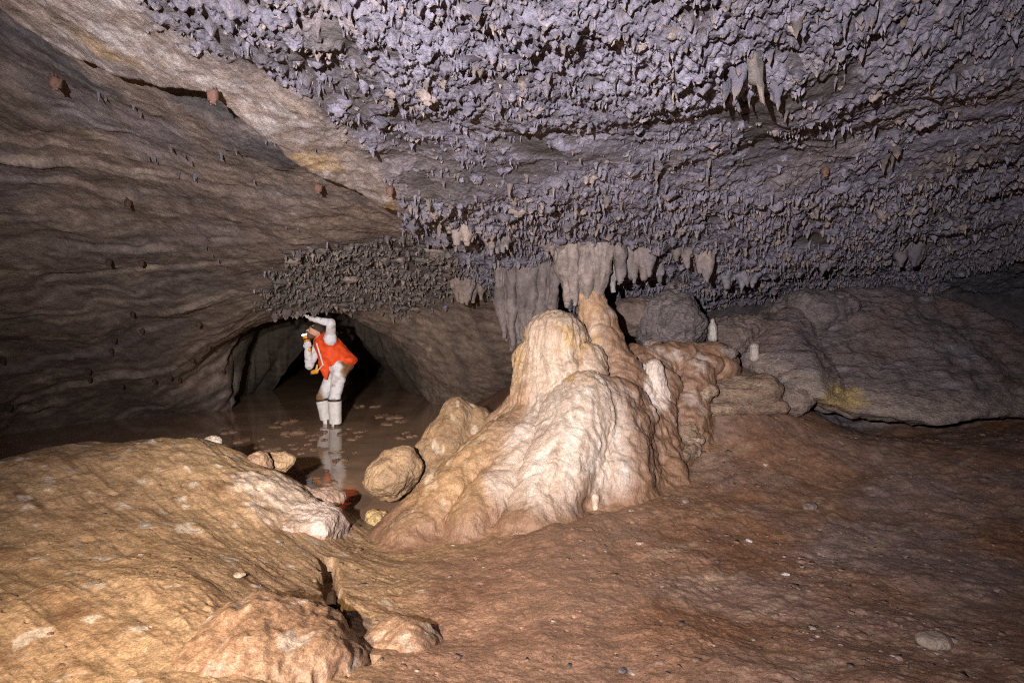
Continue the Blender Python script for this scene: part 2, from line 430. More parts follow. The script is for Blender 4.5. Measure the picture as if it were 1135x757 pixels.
# smooth ceiling incl. the step, used to hang things from
RECESS = [(-4.5, 10.1), (-3.67, 9.68), (-3.1, 9.45), (-2.5, 9.6), (-2.5, 13), (-5.6, 13)]
def ceil_base(x, y):
    z = CEIL0(x, y)
    n_ = .10 * fbm(x * 2.5, y * 2.5, x * 0, 3, 135)
    z = z + .55 * poly_mask(x + n_, y + n_, RECESS, .07)
    e = polyline_sd(x, y, EDGE)
    fade = sstep(7.0, 4.6, y) * sstep(0.2, 1.5, y)
    z = z - (.115 * sstep(-.05, .03, e) * np.exp(-np.maximum(e, 0) / 1.6) - .04 * sstep(-.6, -.05, e) * sstep(.0, -.05, e)) * fade
    return z

# ------------------------------------------------------------------ ceiling sheet (one rock shell that closes down to the floor all round)
def polar_grid(nin, nout, radii, cx=0., cy=0.):
    a_in = np.linspace(-43, 43, nin); a_out = np.linspace(43, 317, nout + 2)[1:-1]
    ang = np.radians(np.r_[a_in, a_out])
    A, R = np.meshgrid(ang, radii, indexing='xy')
    x, y = cx + R * np.sin(A), cy + R * np.cos(A)
    nr, na = A.shape
    i = np.arange(nr - 1)[:, None] * na; j = np.arange(na)[None]
    k = (j + 1) % na
    q = np.stack([i + j, i + k, i + na + k, i + na + j], -1).reshape(-1, 4)
    return x.ravel(), y.ravel(), q, na

rad = np.r_[np.geomspace(.35, 2.4, 30)[:-1], np.geomspace(2.4, 12.5, 560)[:-1], np.geomspace(12.5, 30, 60)]
x, y, q, na = polar_grid(960, 130, rad)
z = ceil_base(x, y)
z = np.maximum(z, -1.2)
V = np.c_[x, y, z]
N = vnormals(V, q); N[N[:, 2] > 0] *= -1
popc, fuzz, edge = ceil_masks(x, y)
left = 1 - np.maximum(popc, fuzz)
VC = V - [0, 0, CAMZ]
s, a, b = VC @ STR, VC @ SA, VC @ SB
rr = np.hypot(a, b); fan = sstep(1.2, 3.2, rr) * sstep(-.6, -1.6, x)
tq = 5.2 * np.arctan2(b, -a) + .22 * fbm(x * .9, y * .9, z * .9, 3, 41) + .07 * fbm(x * 3, y * 3, z * 3, 3, 42)
patch = sstep(-.25, .3, fbm(x * .8, y * .8, z * 1.2, 3, 43)); fan = fan * (.45 + .55 * patch)
wob = fbm(x * .8, y * .8, z * .8, 3, 5)
# bedding ledges on the smooth left wall
w1 = fbm(s * .3, tq * .5, rr * .3, 3, 40); w2 = fbm(s * .8, tq * 1.6, rr * .8, 3, 47)
def ledges(freq, warp, sharp, dens, sd):
    ph = tq * freq + w1 * warp + w2 * .35; k = np.floor(ph); f_ = ph - k
    prof = np.where(f_ < sharp, f_ / sharp, (1 - f_) / (1 - sharp))
    return prof * sstep(dens, dens + .3, noise(s * .45 + k * 3.7, k * 1.3, rr * .3, sd)), f_
l1, f1 = ledges(1.9, .9, .94, -.2, 71); l2, f2 = ledges(5.2, 2.0, .93, -.15, 75); l3, f3 = ledges(16, 6, .8, -.1, 78)
streak = fbm(s * .8, tq * 9, rr * 2, 4, 80)
disp = .09 * wob + left * (fan * (.065 * l1 + .026 * l2 + .008 * l3 + .007 * streak) + (1 - fan) * (.012 * ridged(x * 2.5, y * 2.5, z * 5, 3, 44) + .016 * fbm(x * 4, y * 4, z * 6, 4, 45)) + .012 * fbm(s * 1.2, tq * 2.2, rr * 1.2, 4, 90) + .010 * fbm(x * 9, y * 9, z * 9, 3, 91))
# knobbly ceiling: chains of knobs on a darker base
wx, wy = x + .035 * noise(x * 8, y * 8, z, 3), y + .035 * noise(x * 8, y * 8, z, 4)
def knobs(freq, sd, p=1.3):
    d1, d2, r = worley2(wx * freq, wy * freq, sd)
    return np.maximum(0, 1 - d1 * 1.55) ** p * (.25 + .75 * r), d2 - d1
k1, g1_ = knobs(12.5, 5); k2, g2_ = knobs(24, 6); k3, g3_ = knobs(46, 7, 1.0)
bare_shade = bare_shade_mask(x, y)
sparse = sstep(1.1, .1, polyline_sd(x, y, POPC)) * sstep(5.2, 4.2, y)
cov = sstep(-.16, .02, fbm(x * 5.5, y * 5.5, z * 0, 3, 125) + .25 - .38 * sparse + .25 * sstep(4.2, 5, y)) * (1 - .9 * bare_shade)
big = sstep(6.8, 3.0, y)
calm = 1 - .6 * sstep(3.3, 3.8, y + .25 * x * .3) * sstep(4.8, 4.3, y + .25 * x * .3) * sstep(-.3, .2, fbm(x * .7, y * .7, 0 * x, 2, 128) + .15)
rel = cov * calm * ((.010 + (.020 + .020 * big) * k1) + .030 * k2 + .022 * k3 + .016 * fbm(x * 14, y * 14, z * 14, 3, 127))
disp += fuzz * (.03 * k2 + .02 * k3)
disp += popc * (.05 * fbm(x * 2.2, y * 3.2, z, 3, 33) - .02 * bare_shade)
disp += .005 * fbm(x * 30, y * 30, z * 30, 2, 36)
disp *= 1 - .9 * np.exp(-(((x + 2.95) / .55) ** 2 + ((y - 9.1) / .5) ** 2))
vis = sstep(.3, 1.5, y)
V = V + N * (disp * (.3 + .7 * vis))[:, None]
V[:, 2] -= popc * rel * vis
# colours of the rock, with shade painted in at the step and recess
c = np.tile(np.array([.255, .192, .148]), (len(V), 1))
g1 = fbm(s * .35, tq * 1.5, rr * .6, 4, 130); g2 = fbm(s * 1.1, tq * 5, rr * 1.5, 4, 140) * (.35 + .65 * fan) + .25 * (1 - fan) * fbm(x * 3, y * 3, z * 5, 3, 141); g3 = fbm(s * 1.5, tq * 15, rr * 3, 3, 145) * fan
c = mixc(c, (.19, .147, .122), sstep(-.05, .4, g1))
c = mixc(c, (.215, .19, .20), .5 * sstep(.0, .5, fbm(x * 1.3, y * 1.3, z, 3, 150)) * sstep(1.9, 2.8, z))
c = mixc(c, (.42, .325, .245), .9 * sstep(.16, .42, g2) * sstep(-.35, .2, -g1))
c = mixc(c, (.38, .31, .25), .5 * sstep(.1, .5, g3))
c = mixc(c, (.11, .09, .082), .6 * sstep(.12, .5, -g3))
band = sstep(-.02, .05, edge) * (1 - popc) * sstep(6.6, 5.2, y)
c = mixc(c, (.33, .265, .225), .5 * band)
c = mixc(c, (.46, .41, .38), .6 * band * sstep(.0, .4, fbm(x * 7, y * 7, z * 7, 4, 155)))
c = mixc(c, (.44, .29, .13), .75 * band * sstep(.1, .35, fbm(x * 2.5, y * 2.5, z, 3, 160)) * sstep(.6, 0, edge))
c = mixc(c, (.072, .066, .066), .92 * sstep(.02, -.06, edge) * sstep(-.75, -.3, edge + .15 * fbm(x * 3, y * 3, z, 3, 171)) * sstep(-.3, .2, fbm(x * 2, y * 2, z, 3, 170) + .1) * sstep(5.5, 4.8, y))  # shadow left of the step, painted dark into the tint
pc = np.tile(np.array([.162, .147, .176]), (len(V), 1))
pc = mixc(pc, (.245, .226, .27), sstep(.05, .5, fbm(x * 1.1, y * 1.4, z, 3, 180)))
pc = mixc(pc, (.19, .155, .14), sstep(.05, .45, fbm(x * 1.5 + 9, y * 1.5, z, 3, 190)) * .7)
pc = mixc(pc, (.10, .085, .08), (1 - cov) * .85)
pc = mixc(pc, (.066, .056, .048), .9 * bare_shade)
pc = mixc(pc, (.31, .255, .215), .5 * cov * sstep(.35, .7, k2))
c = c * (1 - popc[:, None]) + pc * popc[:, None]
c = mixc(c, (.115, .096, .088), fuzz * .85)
deep_shade = np.maximum(sstep(10.2, 12, y), poly_mask(x, y, RECESS, .1))  # recess and far passage get a darker tint that stands for shade
c = mixc(c, (.11, .088, .07), deep_shade)
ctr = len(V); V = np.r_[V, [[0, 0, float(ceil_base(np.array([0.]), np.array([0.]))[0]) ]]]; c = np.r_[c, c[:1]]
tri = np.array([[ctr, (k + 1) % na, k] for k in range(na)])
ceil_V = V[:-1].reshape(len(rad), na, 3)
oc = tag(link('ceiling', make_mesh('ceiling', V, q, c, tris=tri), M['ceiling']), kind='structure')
oc.data.materials.append(M['strata'])
mi = np.zeros(len(oc.data.polygons), np.int32); lf = left > .5
mi[:len(q)] = lf[q].sum(1) >= 2
oc.data.polygons.foreach_set('material_index', mi); oc.data.update()
print('ceiling', len(V), round(time.time() - T0, 1))

# height of the displaced ceiling at plan positions (nearest grid vertex)
AIN = np.radians(np.linspace(-43, 43, 960))
def ceil_at(px, py):
    ang = np.arctan2(px, py); r = np.hypot(px, py)
    j = np.clip(np.round((ang - AIN[0]) / (AIN[1] - AIN[0])).astype(int), 0, 959)
    i = np.clip(np.searchsorted(rad, r), 0, len(rad) - 1)
    return ceil_V[i, j]

# ------------------------------------------------------------------ ground sheet (mud floor, bank and lake bed)
MOUND_DIR = np.array([math.cos(-.6), math.sin(-.6)])
CRACK = [tuple(hit(FLOOR0, u, v, False)[:2]) for u, v in [(363,618),(366,648),(372,668),(374,690),(386,703),(402,728)]]
rad2 = np.r_[np.geomspace(.35, 1.7, 24)[:-1], np.geomspace(1.7, 8.5, 620)[:-1], np.geomspace(8.5, 30, 60)]
x, y, q, na2 = polar_grid(1000, 110, rad2)
def ground_base(x, y):
    return np.maximum(FLOOR0(x, y), -.5)
z = ground_base(x, y)
above = sstep(-.12, .06, z)
gl = x * MOUND_DIR[0] + y * MOUND_DIR[1]; gp = -x * MOUND_DIR[1] + y * MOUND_DIR[0]
mound = sstep(-.35, -.75, x) * sstep(6.2, 5.2, y)
right = sstep(.2, .9, x)
dz = -.05 * mound + .04 * fbm(x * 1.6, y * 1.6, 0 * x, 3, 201) + .009 * fbm(x * 5, y * 5, 0 * x, 3, 203) + .006 * fbm(x * 18, y * 18, 0 * x, 4, 205) + .004 * ridged(x * 30, y * 30, 0 * x, 2, 206) * sstep(-.1, .4, noise(x * 2, y * 2, 0 * x, 202))
dz += mound * (.018 * ridged(gl * .7, gp * 2.2, 0 * x, 2, 210) + .006 * ridged(gl * .9, gp * 12, 0 * x, 3, 214))
d1, d2, r1 = worley2(x * 13 + .3 * noise(x * 8, y * 8, x * 0, 8), y * 13, 44)
dz += right * (.005 * fbm(x * 9, y * 9, 0 * x, 4, 207) + .010 * np.maximum(0, fbm(x * 22, y * 22, 0 * x, 3, 208)) * sstep(.0, .4, noise(x * 1.3, y * 1.3, x * 0, 46)))
d1b, d2b, r1b = worley2(x * 30, y * 30, 48)
hump = np.exp(-(((x + 1.56) / .42) ** 2 + ((y - 4.38) / .42) ** 2)) * (1 + .5 * fbm(x * 4, y * 4, 0 * x, 3, 209))
dz += .10 * hump
pit = sstep(.62, .8, fbm(x * 15, y * 19, 0 * x, 3, 49))
dz -= .025 * pit * above
cd = np.abs(polyline_sd(x + .03 * noise(x * 12, y * 12, 0 * x, 60), y + .03 * noise(x * 14, y * 14, 0 * x, 61), CRACK))
crk = sstep(.06, .015, cd + .012 * noise(x * 25, y * 25, 0 * x, 62))
dz -= .32 * crk
# scuff furrows in the right-hand mud
dz += right * .010 * ridged((x * .8 + y * .6) * .9, (-x * .6 + y * .8) * 5, 0 * x, 3, 220)
z = z + dz * (.25 + .75 * above)
c = np.tile(np.array([.25, .142, .088]), (len(x), 1))
c = mixc(c, (.225, .135, .068), mound * .85)
c = mixc(c, (.15, .076, .045), sstep(.05, .5, fbm(x * 1.2, y * 1.2, 0 * x, 4, 230)) * .8)
c = mixc(c, (.34, .225, .125), mound * sstep(.2, .55, ridged(gl * .9, gp * 6, 0 * x, 3, 233) * .5 + .2 * fbm(x * 3, y * 3, 0 * x, 2, 234)) * .7)
c = mixc(c, (.23, .162, .138), right * sstep(-.35, .25, fbm(x * .9, y * .9, 0 * x, 4, 240)) * sstep(2.4, 4.2, y + .5 * (x - 1)) * .9)
c = mixc(c, (.23, .105, .045), sstep(.0, .5, fbm(x * .8 + 4, y * .8, 0 * x, 3, 245)) * right * .6)
c = mixc(c, (.46, .39, .31), above * sstep(.34, .5, fbm(x * 5 + 2, y * 7, 0 * x, 3, 250)) * mound * .7)
c = mixc(c, (.44, .34, .265), .85 * sstep(.35, .75, hump + .25 * fbm(gl * 3, gp * 9, 0 * x, 3, 257)))
c = mixc(c, (.36, .25, .17), right * .5 * sstep(.25, .55, fbm((x * .8 + y * .6) * 1.2, (-x * .6 + y * .8) * 7, 0 * x, 4, 258)))
c = mixc(c, (.38, .245, .125), .8 * sstep(.75, .2, np.hypot((x + .55) / 1.1, (y - 4.35) / .75) + .2 * fbm(x * 3, y * 3, 0 * x, 3, 255)))
c = mixc(c, (.245, .142, .085), .8 * sstep(1.1, .4, np.hypot((x - .45) / 1.0, (y - 4.55) / .7) + .2 * fbm(x * 3, y * 3, 0 * x, 3, 260)))
c = mixc(c, (.30, .195, .13), .75 * sstep(.75, .35, np.hypot(x - 1.35, (y - 5.75) * .9) + .2 * fbm(x * 4, y * 4, 0 * x, 3, 259)))
c = mixc(c, (.14, .122, .125), sstep(2.0, 2.8, x) * sstep(6.6, 7.1, y))
z = z + sstep(2.0, 2.8, x) * sstep(6.6, 7.1, y) * .12 * fbm(x * 2.5, y * 2.5, 0 * x, 4, 256)
c = mixc(c, (.02, .014, .01), .8 * crk)  # shade inside the crack painted near black
V = np.c_[x, y, z]
ctr = len(V); V = np.r_[V, [[0, 0, .3]]]; c = np.r_[c, c[:1]]
tri = np.array([[ctr, k, (k + 1) % na2] for k in range(na2)])
ground_V = V[:-1].reshape(len(rad2), na2, 3)
tag(link('ground', make_mesh('ground', V, q[:, ::-1], c, tris=tri), M['mud']), kind='structure')
AIN2 = np.radians(np.linspace(-43, 43, 1000))
def ground_at(px, py):
    j = np.clip(np.round((np.arctan2(px, py) - AIN2[0]) / (AIN2[1] - AIN2[0])).astype(int), 0, 999)
    i = np.clip(np.searchsorted(rad2, np.hypot(px, py)), 0, len(rad2) - 1)
    return ground_V[i, j]
print('ground', len(V), round(time.time() - T0, 1))

# water sheet
wv = np.array([(-12, 3.5, 0), (2, 3.5, 0), (2, 29, 0), (-12, 29, 0)])
tag(link('water', make_mesh('water', wv, [[0, 1, 2, 3]]), M['water']), kind='structure')

# ------------------------------------------------------------------ SDF-built rocks
def build(name, f, lo, hi, h, mat, tintf, dispf=None, parent=None, origin=None):
    Vv, q = surface_nets(f, lo, hi, h)
    Nn = vnormals(Vv, q)
    if dispf is not None:
        Vv = Vv + Nn * dispf(Vv, Nn)[:, None]; Nn = vnormals(Vv, q)
    t = tintf(Vv, Nn)
    o0 = np.zeros(3) if origin is None else np.asarray(origin, float)
    return link(name, make_mesh(name, Vv - o0, q, t), mat, parent, None if origin is None else tuple(o0))

def x_(V): return V[:, 0], V[:, 1], V[:, 2]

# --- the flowstone cascade
GX, GY = np.linspace(-2, 3.5, 140), np.linspace(3, 8, 130)
GZ = FLOOR0(*np.meshgrid(GX, GY, indexing='ij')).astype(F32)
def floor_fast(x, y):
    fx = np.clip((x - GX[0]) / (GX[1] - GX[0]), 0, 138.99); fy = np.clip((y - GY[0]) / (GY[1] - GY[0]), 0, 128.99)
    i, j = fx.astype(int), fy.astype(int); fx, fy = fx - i, fy - j
    return (GZ[i, j] * (1 - fx) + GZ[i + 1, j] * fx) * (1 - fy) + (GZ[i, j + 1] * (1 - fx) + GZ[i + 1, j + 1] * fx) * fy
def flow_sdf(p):
    x, y, z = p[:, 0], p[:, 1], p[:, 2]
    w = np.stack([x + .05 * noise(x * 3, y * 3, z * 3, 301), y + .05 * noise(x * 3, y * 3, z * 3, 302), z + .04 * noise(x * 3, y * 3, z * 3, 303)], 1).astype(F32)
    # white apron: fans of ridges running down towards the viewer
    d = cap(w, P(650,452,5.45), P(640,535,4.98), .25, .27)
    for (u0, v0, Y0, u1, v1, Y1, r0, r1) in [
        (640,440,5.35, 568,588,4.36, .17, .06), (655,445,5.3, 615,565,4.55, .20, .14), (680,450,5.42, 688,528,4.98, .20, .18),
        (610,455,5.4, 540,575,4.5, .11, .07), (630,460,5.25, 590,580,4.38, .12, .07), (692,460,5.55, 725,515,5.35, .13, .09), (698,450,5.55, 708,528,5.12, .15, .09), (712,470,5.6, 735,525,5.25, .10, .07),
        (600,450,5.6, 500,540,4.90, .15, .14), (560,490,5.2, 440,592,4.62, .12, .13), (580,500,5.1, 520,585,4.45, .15, .14),
        (535,520,5.0, 455,600,4.45, .13, .15), (585,445,5.65, 560,470,5.6, .14, .12)]:
        d = smin(d, cap(w, P(u0, v0, Y0), P(u1, v1, Y1), r0, r1), .10)
    # bell-shaped boss on top
    d = smin(d, cap(w, P(617,377,5.75), P(618,438,5.72), .24, .33), .08)
    d = smin(d, cap(w, P(592,400,5.75), P(590,445,5.6), .14, .15), .06)
    d = smin(d, cap(w, P(650,400,5.65), P(655,430,5.55), .13, .12), .05)
    # ochre column behind, leaning up to the ceiling
    d = smin(d, cap(w, P(652,330,6.0), P(668,385,5.95), .085, .17), .05)
    d = smin(d, cap(w, P(668,385,5.95), P(690,430,5.8), .17, .22), .08)
    # plateau and lumps to the right
    d = smin(d, cap(w, P(700,402,6.15), P(790,400,6.45), .15, .15), .12)
    d = smin(d, cap(w, P(720,425,6.0), P(728,505,5.5), .19, .13), .14)
    d = smin(d, cap(w, P(768,415,6.15), P(762,480,5.8), .15, .09), .12)
    for (u, v, Y, r) in [(780,402,6.25,.09),(800,405,6.3,.07),(755,396,6.3,.09),(712,396,6.15,.07),(690,405,5.8,.07)]:
        d = smin(d, ell(w, P(u, v, Y), (r * 1.3, r * 1.1, r)), .05)
    core = d
    g = (z - floor_fast(x, y) + .05) * .85
    kk = .20 + .16 * sstep(.5, .9, x)
    return smax(smin(d, g, kk), core - (.25 + .18 * sstep(.5, .9, x)), .02)
def flow_disp(V, N):
    x, y, z = x_(V); ax, ay = .42, 5.9
    th = np.arctan2(x - ax, -(y - ay)); R = np.hypot(x - ax, y - ay)
    steep = 1 - np.abs(N[:, 2])
    wv = th * 1.0 + .25 * noise(x * 1.5, y * 1.5, z * 1.5, 311)
    wv = wv + .05 * noise(R * 4, z * 4, wv * 6, 313)
    d = .020 * ridged(wv * 5, R * .9, z * .6, 2, 312) * (.4 + .6 * steep)
    d += .013 * ridged(wv * 16, R * 1.6, z * 1.4, 4, 314) * (.3 + .7 * steep) + .022 * fbm(x * 4, y * 4, z * 4, 4, 316)
    c1, c2, r = worley2(wv * 11, (R * 3.5 - z * 2.5), 317)
    d += .026 * np.maximum(0, .75 - c1) * (.2 + .8 * r)
    u1, u2, r2 = worley2(wv * 8 + .3 * noise(x * 6, y * 6, z * 6, 343), (R * 2.2 - z * 1.6) + .3 * noise(x * 5, y * 5, z * 5, 344), 345)
    d -= .012 * sstep(.14, .0, u2 - u1) * (.3 + .7 * r2)
    c1, c2, r = worley2(wv * 24, (R * 8 - z * 5), 318)
    d += .010 * np.maximum(0, .7 - c1) * (.2 + .8 * r)
    d = d * (.15 + .85 * sstep(.0, .16, z - floor_fast(x, y)))
    return d + .03 * sstep(.7, 1.1, x) * fbm(x * 6, y * 6, z * 8, 4, 350) + .010 * ridged(x * 12, y * 12, z * 8, 3, 319) + .012 * fbm(x * 11, y * 11, z * 11, 3, 329) * sstep(.3, .9, x)
def flow_tint(V, N):
    x, y, z = x_(V); ax, ay = .42, 5.9
    th = np.arctan2(x - ax, -(y - ay)); R = np.hypot(x - ax, y - ay)
    wv = th + .3 * noise(x * 1.5, y * 1.5, z * 1.5, 311)
    c = np.tile(np.array([.36, .235, .15]), (len(V), 1))
    # cream apron
    a0, a1 = P(655,430,5.3), P(600,590,4.35)
    e = (a1 - a0)[:2]; t = ((V[:, :2] - a0[:2]) @ e) / (e @ e)
    lat = ((x - a0[0]) * e[1] - (y - a0[1]) * e[0]) / np.linalg.norm(e)
    lat = lat + .12 * fbm(wv * 5, R * 1.5, z, 3, 320)
    m = sstep(.60, .34, np.abs(lat - (-.02))) * sstep(-.15, .05, t) * sstep(1.12, .95, t + .1 * noise(wv * 6, R, z, 322))
    c = mixc(c, (.64, .55, .46), m)
    m2 = sstep(.0, .5, fbm(wv * 7, R * 1.2, z * .8, 3, 324))
    c = mixc(c, (.82, .76, .68), m * m2 * .9)
    # bell
    q = P(618,400,5.6); mb = sstep(.5, .36, np.hypot(x - q[0], (y - q[1]) * .8)) * sstep(.98, 1.08, z)
    c = mixc(c, (.62, .50, .38), mb * .9)
    c = mixc(c, (.55, .36, .14), mb * sstep(.15, .5, fbm(x * 7, y * 7, z * 2, 3, 326)) * .8)
    c = mixc(c, (.42, .25, .13), sstep(.35, .48, x) * sstep(1.12, 1.2, z) * sstep(5.75, 5.85, y) * .8)
    # amber left flank
    ml = sstep(-.05, -.35, x + .1 * noise(x * 3, y * 3, z * 3, 328)) * (1 - m)
    c = mixc(c, (.42, .265, .125), ml)
    c = mixc(c, (.66, .52, .37), ml * sstep(.18, .45, fbm(wv * 8, R * 2, z * 2, 3, 330)) * .8)
    vein = sstep(.15, .5, ridged(wv * 12, R * 1.2, z * .8, 2, 340) * .5 + .5 * fbm(wv * 6, R * 2, z * 2, 3, 341))
    c = mixc(c, (.36, .22, .13), vein * .42)
    c = mixc(c, (.30, .19, .12), .6 * sstep(.2, .5, fbm(x * 6, y * 6, z * 6, 4, 342)) * sstep(.15, .5, x))
    # muddy skirts and right side
    mr = sstep(.75, 1.05, x + .1 * noise(x * 3, y * 3, z * 3, 332))
    c = mixc(c, (.235, .135, .085), mr * .85)
    c = mixc(c, (.66, .55, .46), .9 * sstep(.16, .07, np.abs(x - P(726,430,5.75)[0] + .06 * noise(z * 6, x * 6, y * 6, 338))) * sstep(.72, .85, z + .1 * noise(x * 9, y * 9, z * 9, 339)) * sstep(5.95, 5.85, y))
    c = mixc(c, (.50, .40, .34), mr * sstep(.15, .5, fbm(x * 5, y * 5, z * 3, 3, 334)) * .7)
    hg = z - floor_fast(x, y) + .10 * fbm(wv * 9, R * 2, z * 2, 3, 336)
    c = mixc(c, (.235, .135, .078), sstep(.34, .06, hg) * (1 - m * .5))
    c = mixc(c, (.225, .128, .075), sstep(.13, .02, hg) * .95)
    return c
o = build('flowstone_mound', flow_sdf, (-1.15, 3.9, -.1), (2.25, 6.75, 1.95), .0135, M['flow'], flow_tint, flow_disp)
tag(o, 'large cream and amber flowstone cascade with rippled white apron rising to a column', 'flowstone')
print('flow', round(time.time() - T0, 1))

def lump(name, u, v, Y, r, rot, h, tint1, tint2, label, cat, seed, mat='boulder', rough=.05, fr=3.0, cut=None, stretch=(1, 1, 1), fine=.012, group=None, tint3=None, facet=(.6, .88), stain=None):
    """a boulder: squashed ellipsoid roughened by noise, faceted a little"""
    c = np.asarray(P(u, v, Y)); r = np.asarray(r, float); R = rot
    def f(p):
        d = ell(p, c, r, R)
        q = (p - c.astype(F32)) @ np.asarray(R, F32)
        rng = np.random.default_rng(seed)
        for _ in range(7):
            nrm = rng.normal(size=3); nrm /= np.linalg.norm(nrm)
            lim = np.linalg.norm(nrm * r) * rng.uniform(*facet)
            d = smax(d, q @ nrm.astype(F32) - lim, .06 * r.min() / .2)
        return d
    ext = np.full(3, r.max() * 1.12)
    def disp(V, N):
        q = (V - c) * np.array(stretch); x, y, z = x_(q)
        return rough * fbm(x * fr, y * fr, z * fr, 4, seed) + fine * ridged(x * fr * 3, y * fr * 3, z * fr * 3, 3, seed + 5)
    def tint(V, N):
        q = (V - c) * np.array(stretch); x, y, z = x_(q)
        t = mixc(np.tile(np.array(tint1), (len(V), 1)), tint2, sstep(-.2, .4, fbm(x * fr * 1.5, y * fr * 1.5, z * fr * 1.5, 4, seed + 9)))
        if tint3 is not None: t = mixc(t, tint3, sstep(.2, .5, fbm(x * fr * 2.5, y * fr * 2.5, z * fr * 2.5, 3, seed + 19)))
        if stain is not None: t = mixc(t, stain, sstep(.02, -.12, q[:, 0] * .8 + q[:, 1] * -.2 - .06 + .12 * fbm(x * 5, y * 5, z * 5, 3, seed + 29)))
        return t
    lo, hi = c - ext, c + ext
    o = build(name, f, lo, hi, h, M[mat], tint, disp, origin=c - [0, 0, r[2]])
    return tag(o, label, cat, group)

AMB = (.33, .215, .12); AMB2 = (.27, .165, .085); PALE = (.52, .42, .36); PINK = (.41, .315, .26)
I3 = np.eye(3)
def outcrop_sdf(p):
    w = p + (.05 * np.stack([noise(p[:, 0] * 4, p[:, 1] * 4, p[:, 2] * 4, 390 + i) for i in range(3)], 1)).astype(F32)
    d = cap(w, P(508,462,5.95), P(486,535,5.75), .17, .33)
    d = smin(d, cap(w, P(528,470,6.0), P(545,520,5.85), .16, .3), .08)
    d = smin(d, ell(w, P(470,520,5.7), (.14, .2, .25)), .06)
    n_ = np.array([-.35, -.55, .45]); n_ /= np.linalg.norm(n_)
    return smax(d, (p - P(492,488,5.6).astype(F32)) @ n_.astype(F32) - .02, .05)
o = build('boulder', outcrop_sdf, P(500,500,5.85) - [.85, .6, .75], P(500,500,5.85) + [.85, .7, .6], .013, M['boulder'],
    lambda V, N: mixc(mixc(np.tile(np.array(AMB), (len(V), 1)), AMB2, sstep(-.2, .4, fbm(V[:, 0] * 4, V[:, 1] * 4, V[:, 2] * 3, 4, 395))), (.60, .48, .35), .8 * sstep(.15, .45, fbm(V[:, 0] * 8, V[:, 1] * 8, V[:, 2] * 2.5, 3, 396))),
    lambda V, N: .03 * fbm(V[:, 0] * 4, V[:, 1] * 4, V[:, 2] * 3, 4, 397) + .012 * ridged(V[:, 0] * 10, V[:, 1] * 10, V[:, 2] * 4, 3, 398))
tag(o, 'tall amber rock outcrop leaning on the left side of the flowstone', 'rock')
lump('boulder', 437,526,5.35, (.28,.22,.18), roty(-.55) @ rotz(.3), .009, AMB, (.28,.18,.10), 'rounded amber boulder sitting at the edge of the water', 'rock', 402, fr=3.5, rough=.035, fine=.016, facet=(.7, .9))
lump('rock', 420,575,4.92, (.10,.09,.05), I3, .007, (.50,.36,.16), AMB, 'small yellowish stone in the water below the amber boulder', 'rock', 403, fr=8, rough=.03)
lump('boulder', 305,745,2.52, (.41,.44,.22), rotz(.35) @ roty(.12), .007, (.255,.15,.085), (.22,.125,.07), 'big muddy boulder in the foreground split from the bank by a crack', 'rock', 404, mat='mud', fr=2.6, rough=.05, fine=.018, tint3=(.36,.27,.20), stretch=(1.6, .7, 1.2), facet=(.7, .95))
lump('boulder', 440,722,2.78, (.20,.18,.10), I3, .008, (.24,.14,.085), (.29,.175,.10), 'low muddy lump of rock right of the foreground crack', 'rock', 405, mat='mud', fr=4, rough=.035, tint3=(.36,.27,.19))
lump('rock_slab', 322,588,4.3, (.40,.48,.21), rotz(-.5) @ rotx(-.25), .009, PINK, (.34,.225,.15), 'pale pinkish slab of rock on the crest of the left bank', 'rock', 406, fr=3, rough=.045, fine=.018, tint3=PALE, stain=(.27, .175, .10))
lump('rock_flake', 357,553,4.72, (.11,.19,.05), rotz(-.6) @ roty(.35), .007, (.30,.20,.15), (.36,.24,.18), 'thin pinkish rock flake overhanging the water beside the pale slab', 'rock', 407, fr=5, rough=.015)
lump('rock', 305,513,5.15, (.16,.13,.085), rotz(.2), .008, AMB, (.33,.22,.12), 'pointed tan rock tip poking into the water behind the bank', 'rock', 408, fr=6, rough=.02)
lump('rock', 287,514,4.95, (.09,.10,.085), roty(.5), .007, (.24,.15,.10), (.32,.2,.12), 'small tilted brown rock beside the pointed rock tip', 'rock', 409, fr=7, rough=.02)
lump('rock', 234,490,5.2, (.07,.06,.04), I3, .006, (.48,.40,.33), (.4,.3,.2), 'pale stone on top of the left bank crest', 'rock', 410, fr=9, rough=.012)
for i, (u, v, Y, r, lab) in enumerate([
    (808,391,6.3,.075,'wedge shaped tan stone on the ledge behind the flowstone'),(775,392,6.45,.06,'flat grey stone lying under the grey rock dome'),
    (722,383,6.35,.075,'rounded grey stone in the gap behind the column'),(690,392,6.0,.05,'small tan stone beside the foot of the ochre column')]):
    lump('stone', u, v, Y, (r * 1.3, r, r * .75), rotz(i) @ roty(.3), .007, (.28,.21,.17), (.2,.16,.15), lab, 'stone', 420 + i, fr=9, rough=.015)
lump('rock_dome', 748,362,6.95, (.40,.34,.36), I3, .013, (.20,.165,.155), (.155,.13,.122), 'rounded grey brown rock dome under the stalactites right of the column', 'rock', 430, mat='slab', fr=4, rough=.06, fine=.03)
lump('rock', 700,352,7.1, (.27,.25,.22), I3, .013, (.16,.11,.085), (.21,.15,.12), 'wet brown rock in the hollow left of the grey dome', 'rock', 431, fr=4, rough=.03, fine=.015)
lump('rock', 905,350,7.2, (.55,.4,.28), rotz(.2), .018, (.15,.12,.115), (.19,.15,.14), 'dark knobbly rock joining the ledge to the ceiling', 'rock', 432, mat='slab', fr=3, rough=.06, fine=.03)
